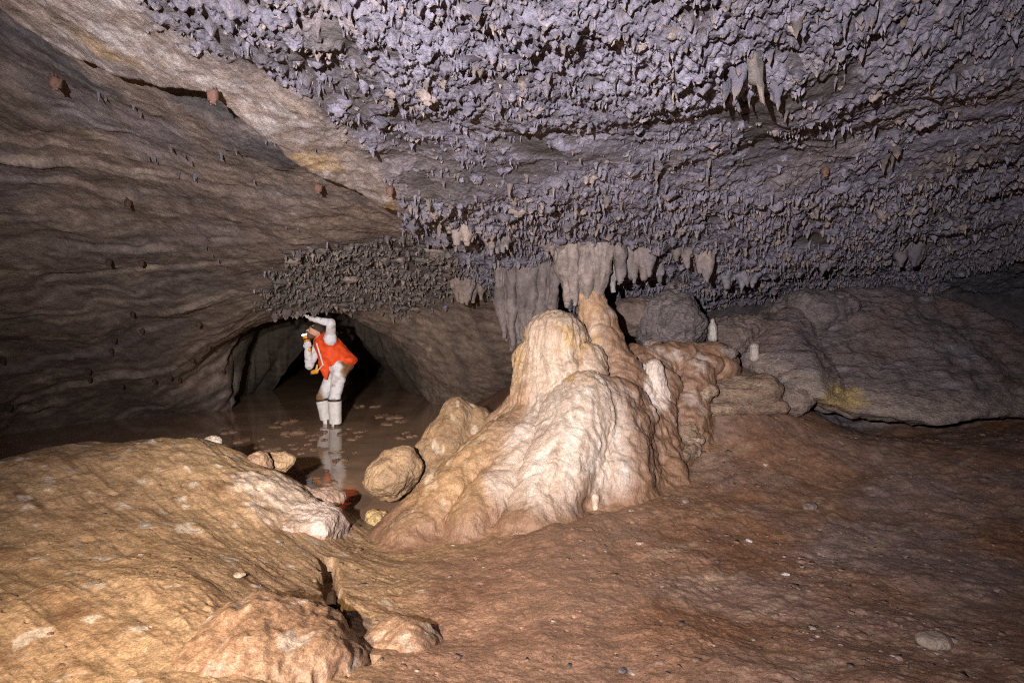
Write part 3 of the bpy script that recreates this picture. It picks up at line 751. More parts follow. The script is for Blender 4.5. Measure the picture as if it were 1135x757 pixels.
lump('rock', 820,375,7.1, (.5,.4,.22), rotz(.2), .016, (.17,.125,.105), (.21,.16,.14), 'brown lumpy rock behind the small white stalagmites', 'rock', 433, mat='slab', fr=3.5, rough=.05, fine=.03)
print('lumps', round(time.time() - T0, 1))

# --- layered ledge at the right, with a thin overhanging lip
LIP = [(843,400),(865,412),(890,430),(920,448),(945,461),(985,463),(1015,468),(1045,474),(1080,466),(1135,463),(1300,455)]
lipw = np.array([P(u, v - 3, 5.9 - .1 * math.sin(i * 1.1) + .0006 * abs(u - 985)) for i, (u, v) in enumerate(LIP)])
def ledge_sdf(p):
    x, y, z = p[:, 0], p[:, 1], p[:, 2]
    lz = np.interp(x, lipw[:, 0], lipw[:, 2]); ly = np.interp(x, lipw[:, 0], lipw[:, 1])
    d = ell(p, (4.15, 7.35, .62), (1.95, 1.62, 1.26))
    d = smin(d, ell(p, (3.9, 6.75, .72), (1.75, .95, .38)), .25)
    d = smin(d, ell(p, (6.0, 6.9, .75), (2.0, 1.1, .55)), .3)
    d = smax(d, (lz + .02 * noise(x * 6, y * 2, z * 0, 440)) - z, .02)          # flat underside
    front = ly - y + .05 * noise(x * 5, y * 0, z * 0, 441) + .03 * noise(x * 14, y * 0, z * 0, 442)
    d = smax(d, front, .015)
    ramp = (z - lz - .025) - .85 * (y - ly) + .08 * fbm(x * 1.5, y * 1.5, z, 2, 439)
    return smax(d, ramp * .75, .03)
def ledge_disp(V, N):
    x, y, z = x_(V); up = np.abs(N[:, 2])
    w = .15 * fbm(x * 1.2, y * 1.2, z * 1.2, 3, 443)
    ph = (z + w) * 11; st = ph - np.floor(ph); st = np.where(st < .8, st / .8, (1 - st) / .2)
    k_ = .35 + .65 * sstep(0, .25, y - np.interp(x, lipw[:, 0], lipw[:, 1]))
    return k_ * (.020 * st + .06 * fbm(x * 2, y * 2, z * 3, 4, 444) + .03 * ridged(x * 4, y * 4, z * 8, 4, 445))
def ledge_tint(V, N):
    x, y, z = x_(V)
    c = np.tile(np.array([.155, .120, .113]), (len(V), 1))
    g = fbm(x * 1.6, y * 1.6, z * 5, 4, 446)
    c = mixc(c, (.205, .175, .178), sstep(.05, .5, g))
    c = mixc(c, (.165, .112, .09), .8 * sstep(.0, .5, fbm(x * 1.8 + 5, y * 2, z * 3, 3, 447)))
    lz = np.interp(x, lipw[:, 0], lipw[:, 2])
    low = sstep(.3, .08, z - lz + .08 * noise(x * 3, y * 3, z * 3, 448))
    c = mixc(c, (.30, .235, .19), low * .75)
    k = P(940,452,5.95); r = np.hypot((x - k[0]) / .42, (z - k[2] - .08) / .17) + .35 * fbm(x * 4, y * 4, z * 6, 3, 449)
    c = mixc(c, (.42, .29, .09), sstep(.9, .3, r) * .7)
    return c
o = build('rock_ledge', ledge_sdf, (2.2, 5.5, .2), (7.4, 9.2, 2.2), .024, M['slab'], ledge_tint, ledge_disp)
tag(o, 'broad domed purplish rock ledge with thin overhanging lip and yellow stain', 'rock ledge')

# --- small layered shelf left of it and the crusty lip beside the flowstone
def shelf_sdf(p):
    x, y, z = p[:, 0], p[:, 1], p[:, 2]
    c = P(820,440,6.25)
    d = ell(p, c + [0, .1, 0], (.45, .38, .22))
    d = smin(d, ell(p, P(848,432,6.05), (.15, .16, .13)), .08)
    d = smin(d, cap(p, P(775,455,5.95), P(868,452,5.98), .05, .045), .06)
    zl = c[2] - .17 + .02 * noise(x * 9, y * 3, z * 0, 450)
    return smax(d, zl - z, .02)
o = build('rock_shelf', shelf_sdf, P(820,440,6.25) - [.6, .5, .4], P(820,440,6.25) + [.6, .6, .4], .011, M['slab'],
    lambda V, N: mixc(mixc(np.tile(np.array([.24, .165, .115]), (len(V), 1)), (.36, .27, .18), sstep(0, .4, fbm(V[:, 0] * 3, V[:, 1] * 3, V[:, 2] * 14, 3, 452))), (.17, .12, .09), sstep(.1, .4, fbm(V[:, 0] * 4, V[:, 1] * 4, V[:, 2] * 4, 3, 453))),
    lambda V, N: .02 * fbm(V[:, 0] * 4, V[:, 1] * 4, V[:, 2] * 12, 4, 451) + .014 * ridged(V[:, 0] * 7, V[:, 1] * 7, V[:, 2] * 16, 2, 454))
tag(o, 'small brown layered rock shelf with crusty edge right of the flowstone', 'rock ledge')
lipp = [P(u, v, Y) for u, v, Y in [(790,433,5.95),(775,445,5.9),(768,460,5.8),(765,478,5.65),(772,487,5.6),(768,500,5.5),(757,507,5.4),(748,518,5.3)]]
def crust_sdf(p):
    x, y, z = p[:, 0], p[:, 1], p[:, 2]
    w = np.stack([x + .03 * noise(x * 12, y * 12, z * 12, 460), y, z + .03 * noise(x * 12, y * 12, z * 12, 461)], 1).astype(F32)
    d = np.full(len(p), 9, F32)
    for a_, b_ in zip(lipp[:-1], lipp[1:]):
        d = smin(d, cap(w, a_, b_, .038), .02)
        d = smin(d, cap(w, a_ + [-.06, .05, -.03], b_ + [-.06, .05, -.03], .06), .04)
    return d
o = build('rock_crust', crust_sdf, np.min(lipp, 0) - .2, np.max(lipp, 0) + .2, .008, M['slab'],
    lambda V, N: mixc(np.tile(np.array([.27, .185, .125]), (len(V), 1)), (.40, .30, .22), sstep(0, .4, fbm(V[:, 0] * 8, V[:, 1] * 8, V[:, 2] * 8, 3, 463))),
    lambda V, N: .018 * ridged(V[:, 0] * 14, V[:, 1] * 14, V[:, 2] * 14, 3, 462))
tag(o, 'ragged curled mud crust along the right edge of the flowstone', 'crust')
lump('rock_slab', 883,440,6.15, (.17,.14,.19), rotz(.2) @ roty(-.3), .010, (.25,.19,.155), (.2,.145,.115), 'small tan slab propped under the left tip of the ledge', 'rock', 435, mat='slab', fr=5, rough=.02, fine=.014)

# --- stalagmites
def stalagmite(u, v0, v1, Y, r, lab, tint, seed):
    a, b = P(u, v0, Y), P(u, v1, Y)
    def f(p): return smin(cap(p, a - [0, 0, r * .6], b, r * .8, r * 1.25), cap(p, b, b - [0, 0, .1], r * 1.25, r * 1.9), .05)
    o = build('stalagmite', f, np.minimum(a, b) - [3 * r, 3 * r, .25], np.maximum(a, b) + [3 * r, 3 * r, .05], max(.004, r / 9), M['flow'],
        lambda V, N: mixc(np.tile(np.array(tint), (len(V), 1)), np.array(tint) * .7, sstep(0, .5, fbm(V[:, 0] * 14, V[:, 1] * 14, V[:, 2] * 6, 3, seed))),
        lambda V, N: r * (.18 * fbm(V[:, 0] * 12, V[:, 1] * 12, V[:, 2] * 12, 3, seed) + .07 * ridged(V[:, 0] * 30, V[:, 1] * 30, V[:, 2] * 12, 2, seed + 1)), origin=(b[0], b[1], b[2] - .1))
    tag(o, lab, 'stalagmite')
stalagmite(726, 402, 440, 5.78, .10, 'stubby white stalagmite on the right shoulder of the flowstone', (.66,.55,.46), 470)
stalagmite(790, 354, 364, 6.75, .026, 'thin white stalagmite standing before the grey stalactite fringe', (.46,.41,.37), 471)
stalagmite(836, 384, 385, 6.6, .028, 'short pale stalagmite stub near the left tip of the ledge', (.44,.38,.33), 472)
stalagmite(660, 549, 551, 4.66, .014, 'tiny pale stalagmite nub at the foot of the white apron', (.6,.48,.38), 473)
print('ledge', round(time.time() - T0, 1))

# --- draperies hanging under the ceiling around the column
def drapery(u, vt, vb, Y, wpx, thick, nf, seed, t1, t2, lab, ragged=.25, name='drapery'):
    rng = np.random.default_rng(seed); k = Y / FPX; W = wpx * k; nf = int(nf * 1.5 + .5)
    top = P(u, vt, Y); bot = P(u, vb, Y); H = top[2] - bot[2]
    segs = []
    for i in range(nf):
        s = (i + .5) / nf - .5
        L = H * (1 - (ragged + .12) * rng.random() - ragged * 1.2 * (2 * s) ** 2)
        x0 = top[0] + s * W; y0 = Y + rng.uniform(-.5, .5) * thick
        segs.append(((x0, y0, top[2] + .05), (x0 * 1 - s * W * .25 + rng.uniform(-.02, .02), y0 + rng.uniform(-.03, .03), top[2] - L), W / nf * .75, max(.014, W / nf * .28)))
    def f(p):
        x, y, z = p[:, 0], p[:, 1], p[:, 2]
        q = np.stack([x + .02 * noise(x * 8, y * 8, z * 5, seed), (y - Y) / (thick / (W / nf)) ** .4 + Y, z], 1).astype(F32)
        d = None
        for a, b, ra, rb in segs:
            m = np.array(a) * .45 + np.array(b) * .55
            e = smin(cap(q, a, m, ra * .95, ra * 1.05), cap(q, m, b, ra * 1.05, rb), .02); e = smin(e, cap(q, b, np.array(b) - [0, 0, .07], rb * .8, .008), .015)
            d = e if d is None else smin(d, e, .035)
        return d
    lo = (top[0] - W * .75 - .08, Y - thick * 2 - .2, top[2] - H - .1); hi = (top[0] + W * .75 + .08, Y + thick * 2 + .2, top[2] + .3)
    def tint(V, N):
        x, y, z = x_(V)
        c = mixc(np.tile(np.array(t1), (len(V), 1)), t2, sstep(-.15, .4, fbm(x * 9, y * 9, z * 2, 4, seed + 3)))
        return mixc(c, np.array(t1) * .6, sstep(.15, .5, fbm(x * 4, y * 4, z * 4, 3, seed + 6)) * .7)
    o = build(name, f, lo, hi, .012, M['stal'], tint,
        lambda V, N: .020 * fbm(V[:, 0] * 7, V[:, 1] * 7, V[:, 2] * 5, 4, seed + 1) + .016 * ridged(V[:, 0] * 13, V[:, 1] * 13, V[:, 2] * 4, 3, seed + 2), origin=top)
    tag(o, lab, 'drapery')
GV = (.185, .160, .165); TAN = (.215, .175, .158); CRM = (.31, .25, .215); DRK = (.17, .14, .135)
drapery(584, 300, 385, 6.5, 72, .10, 9, 501, (.17,.14,.13), (.21,.17,.16), 'broad flat grey rock curtain hanging left of the flowstone boss', ragged=.05)
drapery(647, 268, 336, 5.95, 62, .16, 4, 502, CRM, TAN, 'bulging pale drapery that meets the top of the ochre column', ragged=.05)
drapery(618, 262, 291, 5.9, 42, .08, 4, 503, TAN, GV, 'ragged tan drapery just left of the bulging pale one', ragged=.35)
drapery(703, 258, 320, 5.95, 52, .11, 4, 504, TAN, GV, 'wide folded grey drapery hanging right of the column', ragged=.3)
drapery(681, 280, 332, 6.1, 18, .07, 2, 505, (.30,.27,.27), GV, 'narrow pointed grey drapery between two wide ones', ragged=.3)
drapery(761, 256, 298, 6.0, 36, .08, 3, 506, TAN, (.26,.2,.16), 'tan forked drapery right of the wide folded one', ragged=.35)
drapery(782, 262, 305, 6.1, 24, .08, 2, 507, (.28,.22,.19), GV, 'short rounded tan drapery above the thin white stalagmite', ragged=.3)
drapery(516, 295, 336, 7.2, 50, .10, 4, 508, (.23,.175,.14), (.19,.16,.155), 'brown rock curtain hanging beyond the fringe left of the broad one', ragged=.3)
drapery(513, 240, 266, 5.35, 50, .06, 5, 509, (.25,.2,.18), (.31,.245,.2), 'low tan drapery edge among the stalactites upper left of the column', ragged=.5)
drapery(820, 290, 318, 6.7, 60, .10, 5, 510, (.22,.205,.23), GV, 'violet grey drapery fringe above the brown lumpy rock', ragged=.5)
drapery(552, 262, 284, 5.7, 36, .07, 3, 511, GV, (.28,.23,.2), 'toothed grey drapery between the tan edge and the column', ragged=.5)
drapery(730, 262, 306, 6.45, 40, .09, 3, 512, (.26,.235,.25), GV, 'dim grey drapery hanging in the hollow right of the column', ragged=.4)
drapery(915, 268, 300, 6.5, 70, .10, 6, 513, (.17,.16,.175), DRK, 'dark ragged drapery row at the right above the ledge', ragged=.6)
drapery(1010, 262, 292, 6.7, 90, .12, 7, 514, (.14,.13,.145), DRK, 'dim dark drapery row over the far end of the ledge', ragged=.6)
print('drapery', round(time.time() - T0, 1))

# ------------------------------------------------------------------ stalactites
def stal_shape(seed, kind):
    """unit stalactite: hangs from z=0 to z=-1, base radius given by its kind; origin sits in the rock"""
    rng = np.random.default_rng(seed); ns, nr = 9, 8
    t = np.linspace(0, 1, nr)
    if kind == 'spike': r = .27 * (1 - t) ** .8 + .045
    elif kind == 'straw': r = .12 * (1 - t) ** .5 + .05
    else: r = .75 * np.sqrt(np.maximum(0, 1 - t ** 1.3)) * (1 - .3 * t) + .03
    r = r * (1 + .18 * rng.normal(size=nr) * (t < .9)); r[0] *= 1.5; r[-1] = .02
    ang = np.linspace(0, 2 * np.pi, ns, endpoint=False)
    ph = rng.uniform(0, 6.28, 3)
    fl = 1 + .42 * np.cos(2 * ang + ph[0]) + .24 * np.cos(3 * ang + ph[1])
    bend = rng.normal(0, .09, 2)
    V = []
    for k in range(nr):
        rr = r[k] * np.maximum(.2, fl + .2 * rng.normal(size=ns))
        V.append(np.c_[rr * np.cos(ang) + bend[0] * t[k] ** 2, rr * np.sin(ang) + bend[1] * t[k] ** 2, np.full(ns, .25 - 1.25 * t[k]) + .07 * rng.normal(size=ns)])
    V = np.concatenate(V)
    i = np.arange(nr - 1)[:, None] * ns; j = np.arange(ns)[None]; kk = (j + 1) % ns
    q = np.stack([i + j, i + ns + j, i + ns + kk, i + kk], -1).reshape(-1, 4)
    ztint = np.repeat(t, ns)
    return V, q, ztint
SHAPES = {k: [stal_shape(s * 7 + n, k) for s in range(10)] for n, k in enumerate(('spike', 'straw', 'stub'))}

def cluster_shape(seed):
    rng = np.random.default_rng(seed); VV, QQ, TT = [], [], []; off = 0
    for i in range(int(rng.integers(3, 6))):
        V_, q_, t_ = SHAPES['spike' if rng.random() < .6 else 'stub'][int(rng.integers(10))]
        L = rng.uniform(.4, 1.0); w_ = L * rng.uniform(.8, 1.1); c_ = rng.normal(0, .3, 2)
        VV.append(V_ * [w_, w_, L] + [c_[0], c_[1], .06 * rng.normal()]); QQ.append(q_ + off); TT.append(t_); off += len(V_)
    return np.concatenate(VV), np.concatenate(QQ), np.concatenate(TT)
SHAPES['cluster'] = [cluster_shape(900 + i) for i in range(10)]

def proj(Pw):
    d = Pw - [0, 0, CAMZ]
    f = d[:, 1] * cp - d[:, 2] * sp; up = d[:, 1] * sp + d[:, 2] * cp
    return CU + FPX * d[:, 0] / f, CV - FPX * up / f

def scatter(n, xr, yr, seed):
    r = np.random.default_rng(seed)
    return r.uniform(*xr, n), r.uniform(*yr, n), r

TIP = np.array([.36, .27, .21])
def stal_tint(base, zt, k):
    return mixc(np.tile(base, (len(zt), 1)), TIP, (zt > .8) * k)

# dense small ones: far too many to count
bx, by, r = scatter(64000, (-4.6, 5.6), (2.3, 9.6), 11)
popc, fuzz, edge = ceil_masks(bx, by)
bare_shade = bare_shade_mask(bx, by)
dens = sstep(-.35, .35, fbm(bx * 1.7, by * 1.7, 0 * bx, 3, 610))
pr = popc * (1 - .97 * bare_shade) * (.15 + .85 * dens) * np.where(by > 4.6, .9, .55)
pr = np.maximum(pr, fuzz ** 1.5 * (.15 + .6 * dens))
ok = (r.random(len(bx)) < pr) & (np.abs(np.arctan2(bx, by)) < np.radians(42.5))
bx, by, fz = bx[ok], by[ok], fuzz[ok]
keepn = min(len(bx), 23000); bx, by, fz = bx[:keepn], by[:keepn], fz[:keepn]
base = ceil_at(bx, by)
VV, QQ, TT = [], [], []; off = 0
kinds = r.random(len(bx)); rows = np.clip((by - 2.6) / 4, 0, 1)
for i in range(len(bx)):
    far = by[i] > 4.7
    k = 'spike' if kinds[i] < (.45 if far else .25) else ('straw' if kinds[i] > .96 else ('stub' if kinds[i] < .6 else 'cluster'))
    if fz[i] > .3: k = 'spike' if kinds[i] < .5 else 'cluster'
    Vs, qs, zt = SHAPES[k][int(r.integers(10))]
    L = r.gamma(5, .0085) * (1.15 if far else 1.0) * (.75 if k == 'stub' else 1) * (1.15 if fz[i] > .3 else 1)
    L = min(max(L * (1.0 if far else .72), .014), .085); wsc = L * r.uniform(.8, 1.25) * (1.35 if fz[i] > .3 else 1)
    th = r.uniform(0, 6.28); cth, sth = math.cos(th), math.sin(th)
    X = (Vs[:, 0] * cth - Vs[:, 1] * sth) * wsc; Yv = (Vs[:, 0] * sth + Vs[:, 1] * cth) * wsc
    VV.append(np.c_[X + base[i, 0], Yv + base[i, 1], Vs[:, 2] * L + base[i, 2] + .012])
    QQ.append(qs + off); off += len(Vs)
    g = r.uniform(.75, 1.2)
    b = (np.array([.168, .152, .180]) if fz[i] < .3 else np.array([.118, .099, .090])) * g
    if r.random() < .10: b = np.array([.24, .19, .165]) * g
    TT.append(stal_tint(b, zt, .5 if r.random() < .5 else .1))
o = link('small_stalactites', make_mesh('small_stalactites', np.concatenate(VV), np.concatenate(QQ), np.concatenate(TT)), M['stal'])
tag(o, 'dense mass of tiny grey stalactites and knobs covering the ceiling', 'stalactites', kind='stuff')
print('stuff', len(bx), off, round(time.time() - T0, 1))

# the larger ones: each an object of its own
SM = {}
for k, sh in SHAPES.items():
    for n_, (Vs, qs, zt) in enumerate(sh[:6]):
        for tn, tc_ in (('violet', (.178, .162, .192)), ('tan', (.23, .19, .165)), ('brown', (.15, .12, .11))):
            me = make_mesh('stalactite', Vs, qs, stal_tint(np.array(tc_), zt, .55)); me.materials.append(M['stal'])
            SM[k, n_, tn] = me
REG = [  # name of the patch, its outline in the survey, how many, length range, what they look like, kinds, tones
    ('near', [(480,0),(760,0),(760,100),(640,150),(520,110)], 34, (.05,.10), 'knobbly violet grey stalactite on the bright ceiling nearest the top edge', ('cluster','spike'), ('violet','violet','violet','tan')),
    ('nearright', [(790,0),(1120,0),(1120,110),(800,110)], 34, (.06,.12), 'long knobbly stalactite on the dim ceiling toward the upper right corner', ('spike','cluster'), ('violet','brown','violet')),
    ('nearleft', [(280,0),(470,0),(500,110),(420,150),(330,80)], 24, (.04,.08), 'pale stubby stalactite along the knobbly border above the smooth tan rock', ('cluster','spike'), ('violet','violet','violet','tan')),
    ('mid', [(460,170),(800,170),(800,235),(455,235)], 48, (.06,.12), 'short grey stalactite in the middle of the knobbly ceiling', ('spike','cluster'), ('violet','violet','tan')),
    ('fringe', [(450,238),(690,245),(690,300),(560,320),(455,280)], 56, (.08,.15), 'pointed grey stalactite in the fringe above the flowstone column', ('spike','cluster','stub'), ('violet','violet','tan')),
    ('fringeright', [(690,240),(900,220),(900,300),(700,290)], 50, (.07,.14), 'pointed violet stalactite in the fringe above the grey dome', ('spike','cluster','straw'), ('violet','violet','tan')),
    ('darkright', [(900,150),(1130,150),(1130,265),(900,270)], 36, (.07,.13), 'dark grey stalactite hanging in the gloom over the ledge', ('spike','cluster'), ('violet','brown')),
    ('rim', [(300,338),(440,336),(440,350),(300,352)], 20, (.10,.20), 'dark ragged stalactite along the rim right above the caver', ('cluster','spike'), ('brown',)),
]
def put_stal(key, pos, L, w, rz, label, group):
    o = bpy.data.objects.new('stalactite', SM[key]); COL.objects.link(o)
    o.location = pos; o.scale = (L * w, L * w, L); o.rotation_euler = (random.uniform(-.12, .12), random.uniform(-.12, .12), rz)
    return tag(o, label, 'stalactite', group)
cnt = 0
for name, outline, num, lr, lab, kinds_, tones in REG:
    us, vs = [t[0] for t in outline], [t[1] for t in outline]; done = 0; tries = 0; used = []
    while done < num and tries < 4000:
        tries += 1
        u, v = random.uniform(min(us), max(us)), random.uniform(min(vs), max(vs))
        if poly_mask(np.array([u]), np.array([v]), outline, .5)[0] < .5: continue
        if any(math.hypot(u - a_, v - b_) < 11 for a_, b_ in used): continue
        h = hit(ceil_base, u, v, True)
        used.append((u, v)); p_ = ceil_at(np.array([h[0]]), np.array([h[1]]))[0]
        L = random.uniform(*lr) * random.uniform(.75, 1.05)
        k = random.choice(kinds_)
        put_stal((k, random.randrange(6), random.choice(tones)), tuple(p_ + [0, 0, .03]), L * (.8 if k == 'stub' else 1), random.uniform(.7, 1.0) * (.62 if k == 'cluster' else 1), random.uniform(0, 6.3), lab, 'larger stalactites, ' + name.replace('nearright', 'upper right').replace('nearleft', 'upper left').replace('fringeright', 'right fringe').replace('darkright', 'dark right') + ' patch')
        done += 1; cnt += 1
for u, v, L, lab in [(834,52,.20,'longest tan stalactite above the bald brown patch of ceiling'), (822,60,.17,'bluish stalactite touching the longest tan one'), (860,75,.11,'slanting grey stalactite beside the bald brown patch')]:
    h = hit(ceil_base, u, v, True); p_ = ceil_at(np.array([h[0]]), np.array([h[1]]))[0]
    put_stal(('spike', cnt % 6, 'tan' if 'tan' in lab[:14] else 'violet'), tuple(p_), L, .8, cnt, lab, None); cnt += 1
for u, v, L in [(316,349,.10),(322,350,.12),(328,351,.13),(334,349,.12),(341,347,.10),(350,346,.11),(310,350,.09),(357,347,.10)]:
    h = hit(ceil_base, u, v - 6, True); p_ = ceil_at(np.array([h[0]]), np.array([h[1]]))[0]
    put_stal(('cluster', cnt % 6, 'tan'), tuple(p_ + [0, 0, .02]), L, .8, cnt, 'small stalactite in the torch glow beside the raised hand', 'stalactites lit by the torch'); cnt += 1
# scattered little ones on the smooth left wall
for (u, v) in [(112,98),(120,101),(150,112),(157,121),(166,170),(171,172),(174,176),(190,160),(205,172),(212,178),(198,192),(215,195),(218,193),(246,171),(281,200),(262,160),(296,150),(305,152),(350,157),(318,247),(330,250),(228,270),(236,278),(242,284),(250,290)]:
    h = hit(ceil_base, u, v, True); p_ = ceil_at(np.array([h[0]]), np.array([h[1]]))[0]
    put_stal(('spike', random.randrange(6), random.choice(('brown', 'violet'))), tuple(p_ + [0, 0, .008]), random.uniform(.03, .06), 1.0, random.uniform(0, 6), 'little lone stalactite dotting the smooth rock of the left ceiling', 'lone stalactites on the left ceiling')
print('stalactites', cnt, round(time.time() - T0, 1))

# ------------------------------------------------------------------ bats asleep on the ceiling
def bat_mesh(seed, tint):
    def f(p):
        d = ell(p, (0, 0, -.045), (.023, .018, .036))
        d = smin(d, ell(p, (0, -.004, -.083), (.0115, .0115, .012)), .008)
        d = smin(d, ell(p, (0, -.014, -.088), (.005, .007, .005)), .005)
        for s in (-1, 1):
            d = smin(d, cap(p, (s * .008, .000, -.090), (s * .012, -.002, -.097), .0045, .003), .004)
            d = smin(d, cap(p, (s * .018, -.002, -.068), (s * .022, -.006, -.022), .0062, .0045), .006)
            d = smin(d, cap(p, (s * .022, -.006, -.022), (s * .008, -.014, -.066), .004, .003), .006)
            d = smin(d, cap(p, (s * .007, .004, -.014), (s * .006, .010, .012), .004, .003), .005)
        return d
    V, q = surface_nets(f, (-.04, -.04, -.115), (.04, .03, .02), .0026)
    t = mixc(np.tile(np.array(tint), (len(V), 1)), np.array(tint) * .45, sstep(.016, .021, np.abs(V[:, 0])) * .8)
    t = mixc(t, np.array([.40, .22, .17]), sstep(-.018, -.021, V[:, 1] - 0) * sstep(-.08, -.083, V[:, 2]))
    me = make_mesh('bat', V, q, t); me.materials.append(M['fur']); return me
BM = [bat_mesh(0, (.155, .085, .062)), bat_mesh(1, (.085, .052, .040))]
bats = [(62,82,1.25,0,'pinkish brown bat hanging alone near the upper left corner'),(237,98,1.15,0,'reddish brown bat hanging on the dark shadow patch below the tan step'),
    (353,205,1.05,0,'brown bat hanging on the pale streaked rock left of the stalactites'),(432,201,1.0,0,'small reddish bat at the border of the knobbly ceiling'),
    (141,222,1.1,1,'dark bat hanging on the layered rock high on the left wall'),(157,290,1.0,1,'dark bat just right of a similar one on the left wall streaks'),
    (120,284,1.1,1,'dark bat just left of a similar one on the left wall streaks'),(915,188,1.05,0,'pinkish bat hanging among the dark stalactites at the right'),
    (146,349,1,1,'dark bat highest of the scatter on the lower left wall'),(158,369,1,1,'dark bat in the lower wall scatter, right of the close pair'),
    (127,379,1,1,'upper dark bat of the close pair on the lower left wall'),(123,389,1,1,'lower dark bat of the close pair on the lower left wall'),
    (3,398,1.2,1,'dark bat low on the wall at the left frame edge'),(98,408,1.1,1,'dark bat at the end of a dark wall crack near the water'),
    (100,418,1,1,'dark bat directly below the one on the wall crack'),(135,425,1,1,'dark bat lowest of the wall scatter above the water'),
    (171,419,1,1,'dark bat left end of the short row above the water'),(188,417,1,1,'dark bat in the middle of the short row above the water'),
    (199,422,1,1,'dark bat right end of the short row above the water'),(211,396,1,1,'dark bat above the short row near the diagonal ledge'),
    (220,357,1.1,1,'dark bat alone on the wall left of the hand lamp glow'),(230,383,1,1,'dark bat near the upper rim of the dark recess'),
    (247,408,1,1,'dark bat on the rock just left of the dark recess'),(8,448,1.25,1,'bulky dark bat lowest at the left frame edge')]
for i, (u, v, s, k, lab) in enumerate(bats):
    h = hit(ceil_base, u, v - 4, True)
    p_ = ceil_at(np.array([h[0]]), np.array([h[1]]))[0]
    # step out of the rock towards the room so the bat clings to the face
    d_ = np.array([0, 0, CAMZ]) - p_; d_ /= np.linalg.norm(d_)
    o = bpy.data.objects.new('bat', BM[k]); COL.objects.link(o)
    o.location = p_ + d_ * .018; o.scale = (s * 1.15, s * 1.15, s * .85); o.rotation_euler = (0, 0, random.uniform(-.9, .9) + math.atan2(-p_[0], p_[1]))
    tag(o, lab, 'bat', 'bats roosting on the cave ceiling')

# ------------------------------------------------------------------ mud clumps on the water, pebbles on the mud
def flat_clump(seed, n=26):
    rng = np.random.default_rng(seed)
    ang = np.linspace(0, 2 * np.pi, n, endpoint=False)
    rim = 1 + .33 * np.cos(2 * ang + rng.uniform(0, 6)) * rng.random() + .28 * np.cos(3 * ang + rng.uniform(0, 6)) + .18 * np.cos(5 * ang + rng.uniform(0, 6)) + .10 * rng.normal(size=n)
    V = []
    for k, (s, zz) in enumerate([(1.02, -.3), (1, .05), (.9, .45), (.65, .8), (.3, .9)]):
        zj = np.full(n, zz) + (.28 * rng.normal(size=n) if k > 1 else 0)
        V.append(np.c_[s * rim * np.cos(ang), s * rim * np.sin(ang), zj])
    V = np.concatenate(V + [np.array([[0, 0, .9]])])
    i = np.arange(4)[:, None] * n; j = np.arange(n)[None]; k = (j + 1) % n
    q = np.stack([i + j, i + k, i + n + k, i + n + j], -1).reshape(-1, 4)
    tri = np.array([[4 * n + a, 4 * n + (a + 1) % n, 5 * n] for a in range(n)])
    t = np.tile(np.array([.27, .165, .105]), (len(V), 1)) * rng.uniform(.8, 1.15, (len(V), 1))
    me = make_mesh('mud_clump', V, q, t, tris=tri); me.materials.append(M['clump']); return me
CM = [flat_clump(s) for s in range(9)]
clumps = [(265,430,50),(330,435,30),(160,450,20),(195,480,34),(150,472,30),(255,465,20),(262,478,18),(300,465,18),(320,480,24),(280,492,18),(320,448,26),(345,430,22),
    (402,434,24),(452,428,22),(456,441,18),(434,450,24),(383,516,26),(412,510,20),(372,580,30),(402,486,18),(440,490,14),(520,380,34),(560,385,40),(582,396,30),(540,405,30),(592,430,20),
    (575,445,26),(612,440,30),(505,352,26),(452,352,30),(100,455,40),(62,430,40),(232,400,40),(205,412,30),(300,440,16),(240,440,18),(350,452,16),(425,418,14),(470,425,10),(285,478,10),(410,523,10)]
def clump_label(cx, cy):
    if cy > 505: return 'brown mud clump floating in the reflection of the white legs'
    if cx > 490: return 'brown mud clump in the scatter near the right wall of the passage'
    if cx > 370: return 'brown mud clump near the boots of the caver'
    if cx < 240: return 'brown mud clump in the shadowed water left behind the bank'
    return 'brown mud clump in the scatter left of the boots'
for i, (cx, cy, w) in enumerate(clumps):
    u, v = 230 + cx * .37, 320 + cy * .37
    p_ = PZ(u, v, .004)
    o = bpy.data.objects.new('mud_clump', CM[i % 9]); COL.objects.link(o)
    s = w * .37 * p_[1] / FPX * .5
    o.location = p_; o.scale = (s, s * random.uniform(1.2, 2.0), min(.035, s * .3)); o.rotation_euler = (0, 0, random.uniform(-.4, .4))
    lab = clump_label(cx, cy)
    tag(o, lab, 'mud clump', 'mud clumps breaking the water surface: ' + lab.split('clump ')[1])

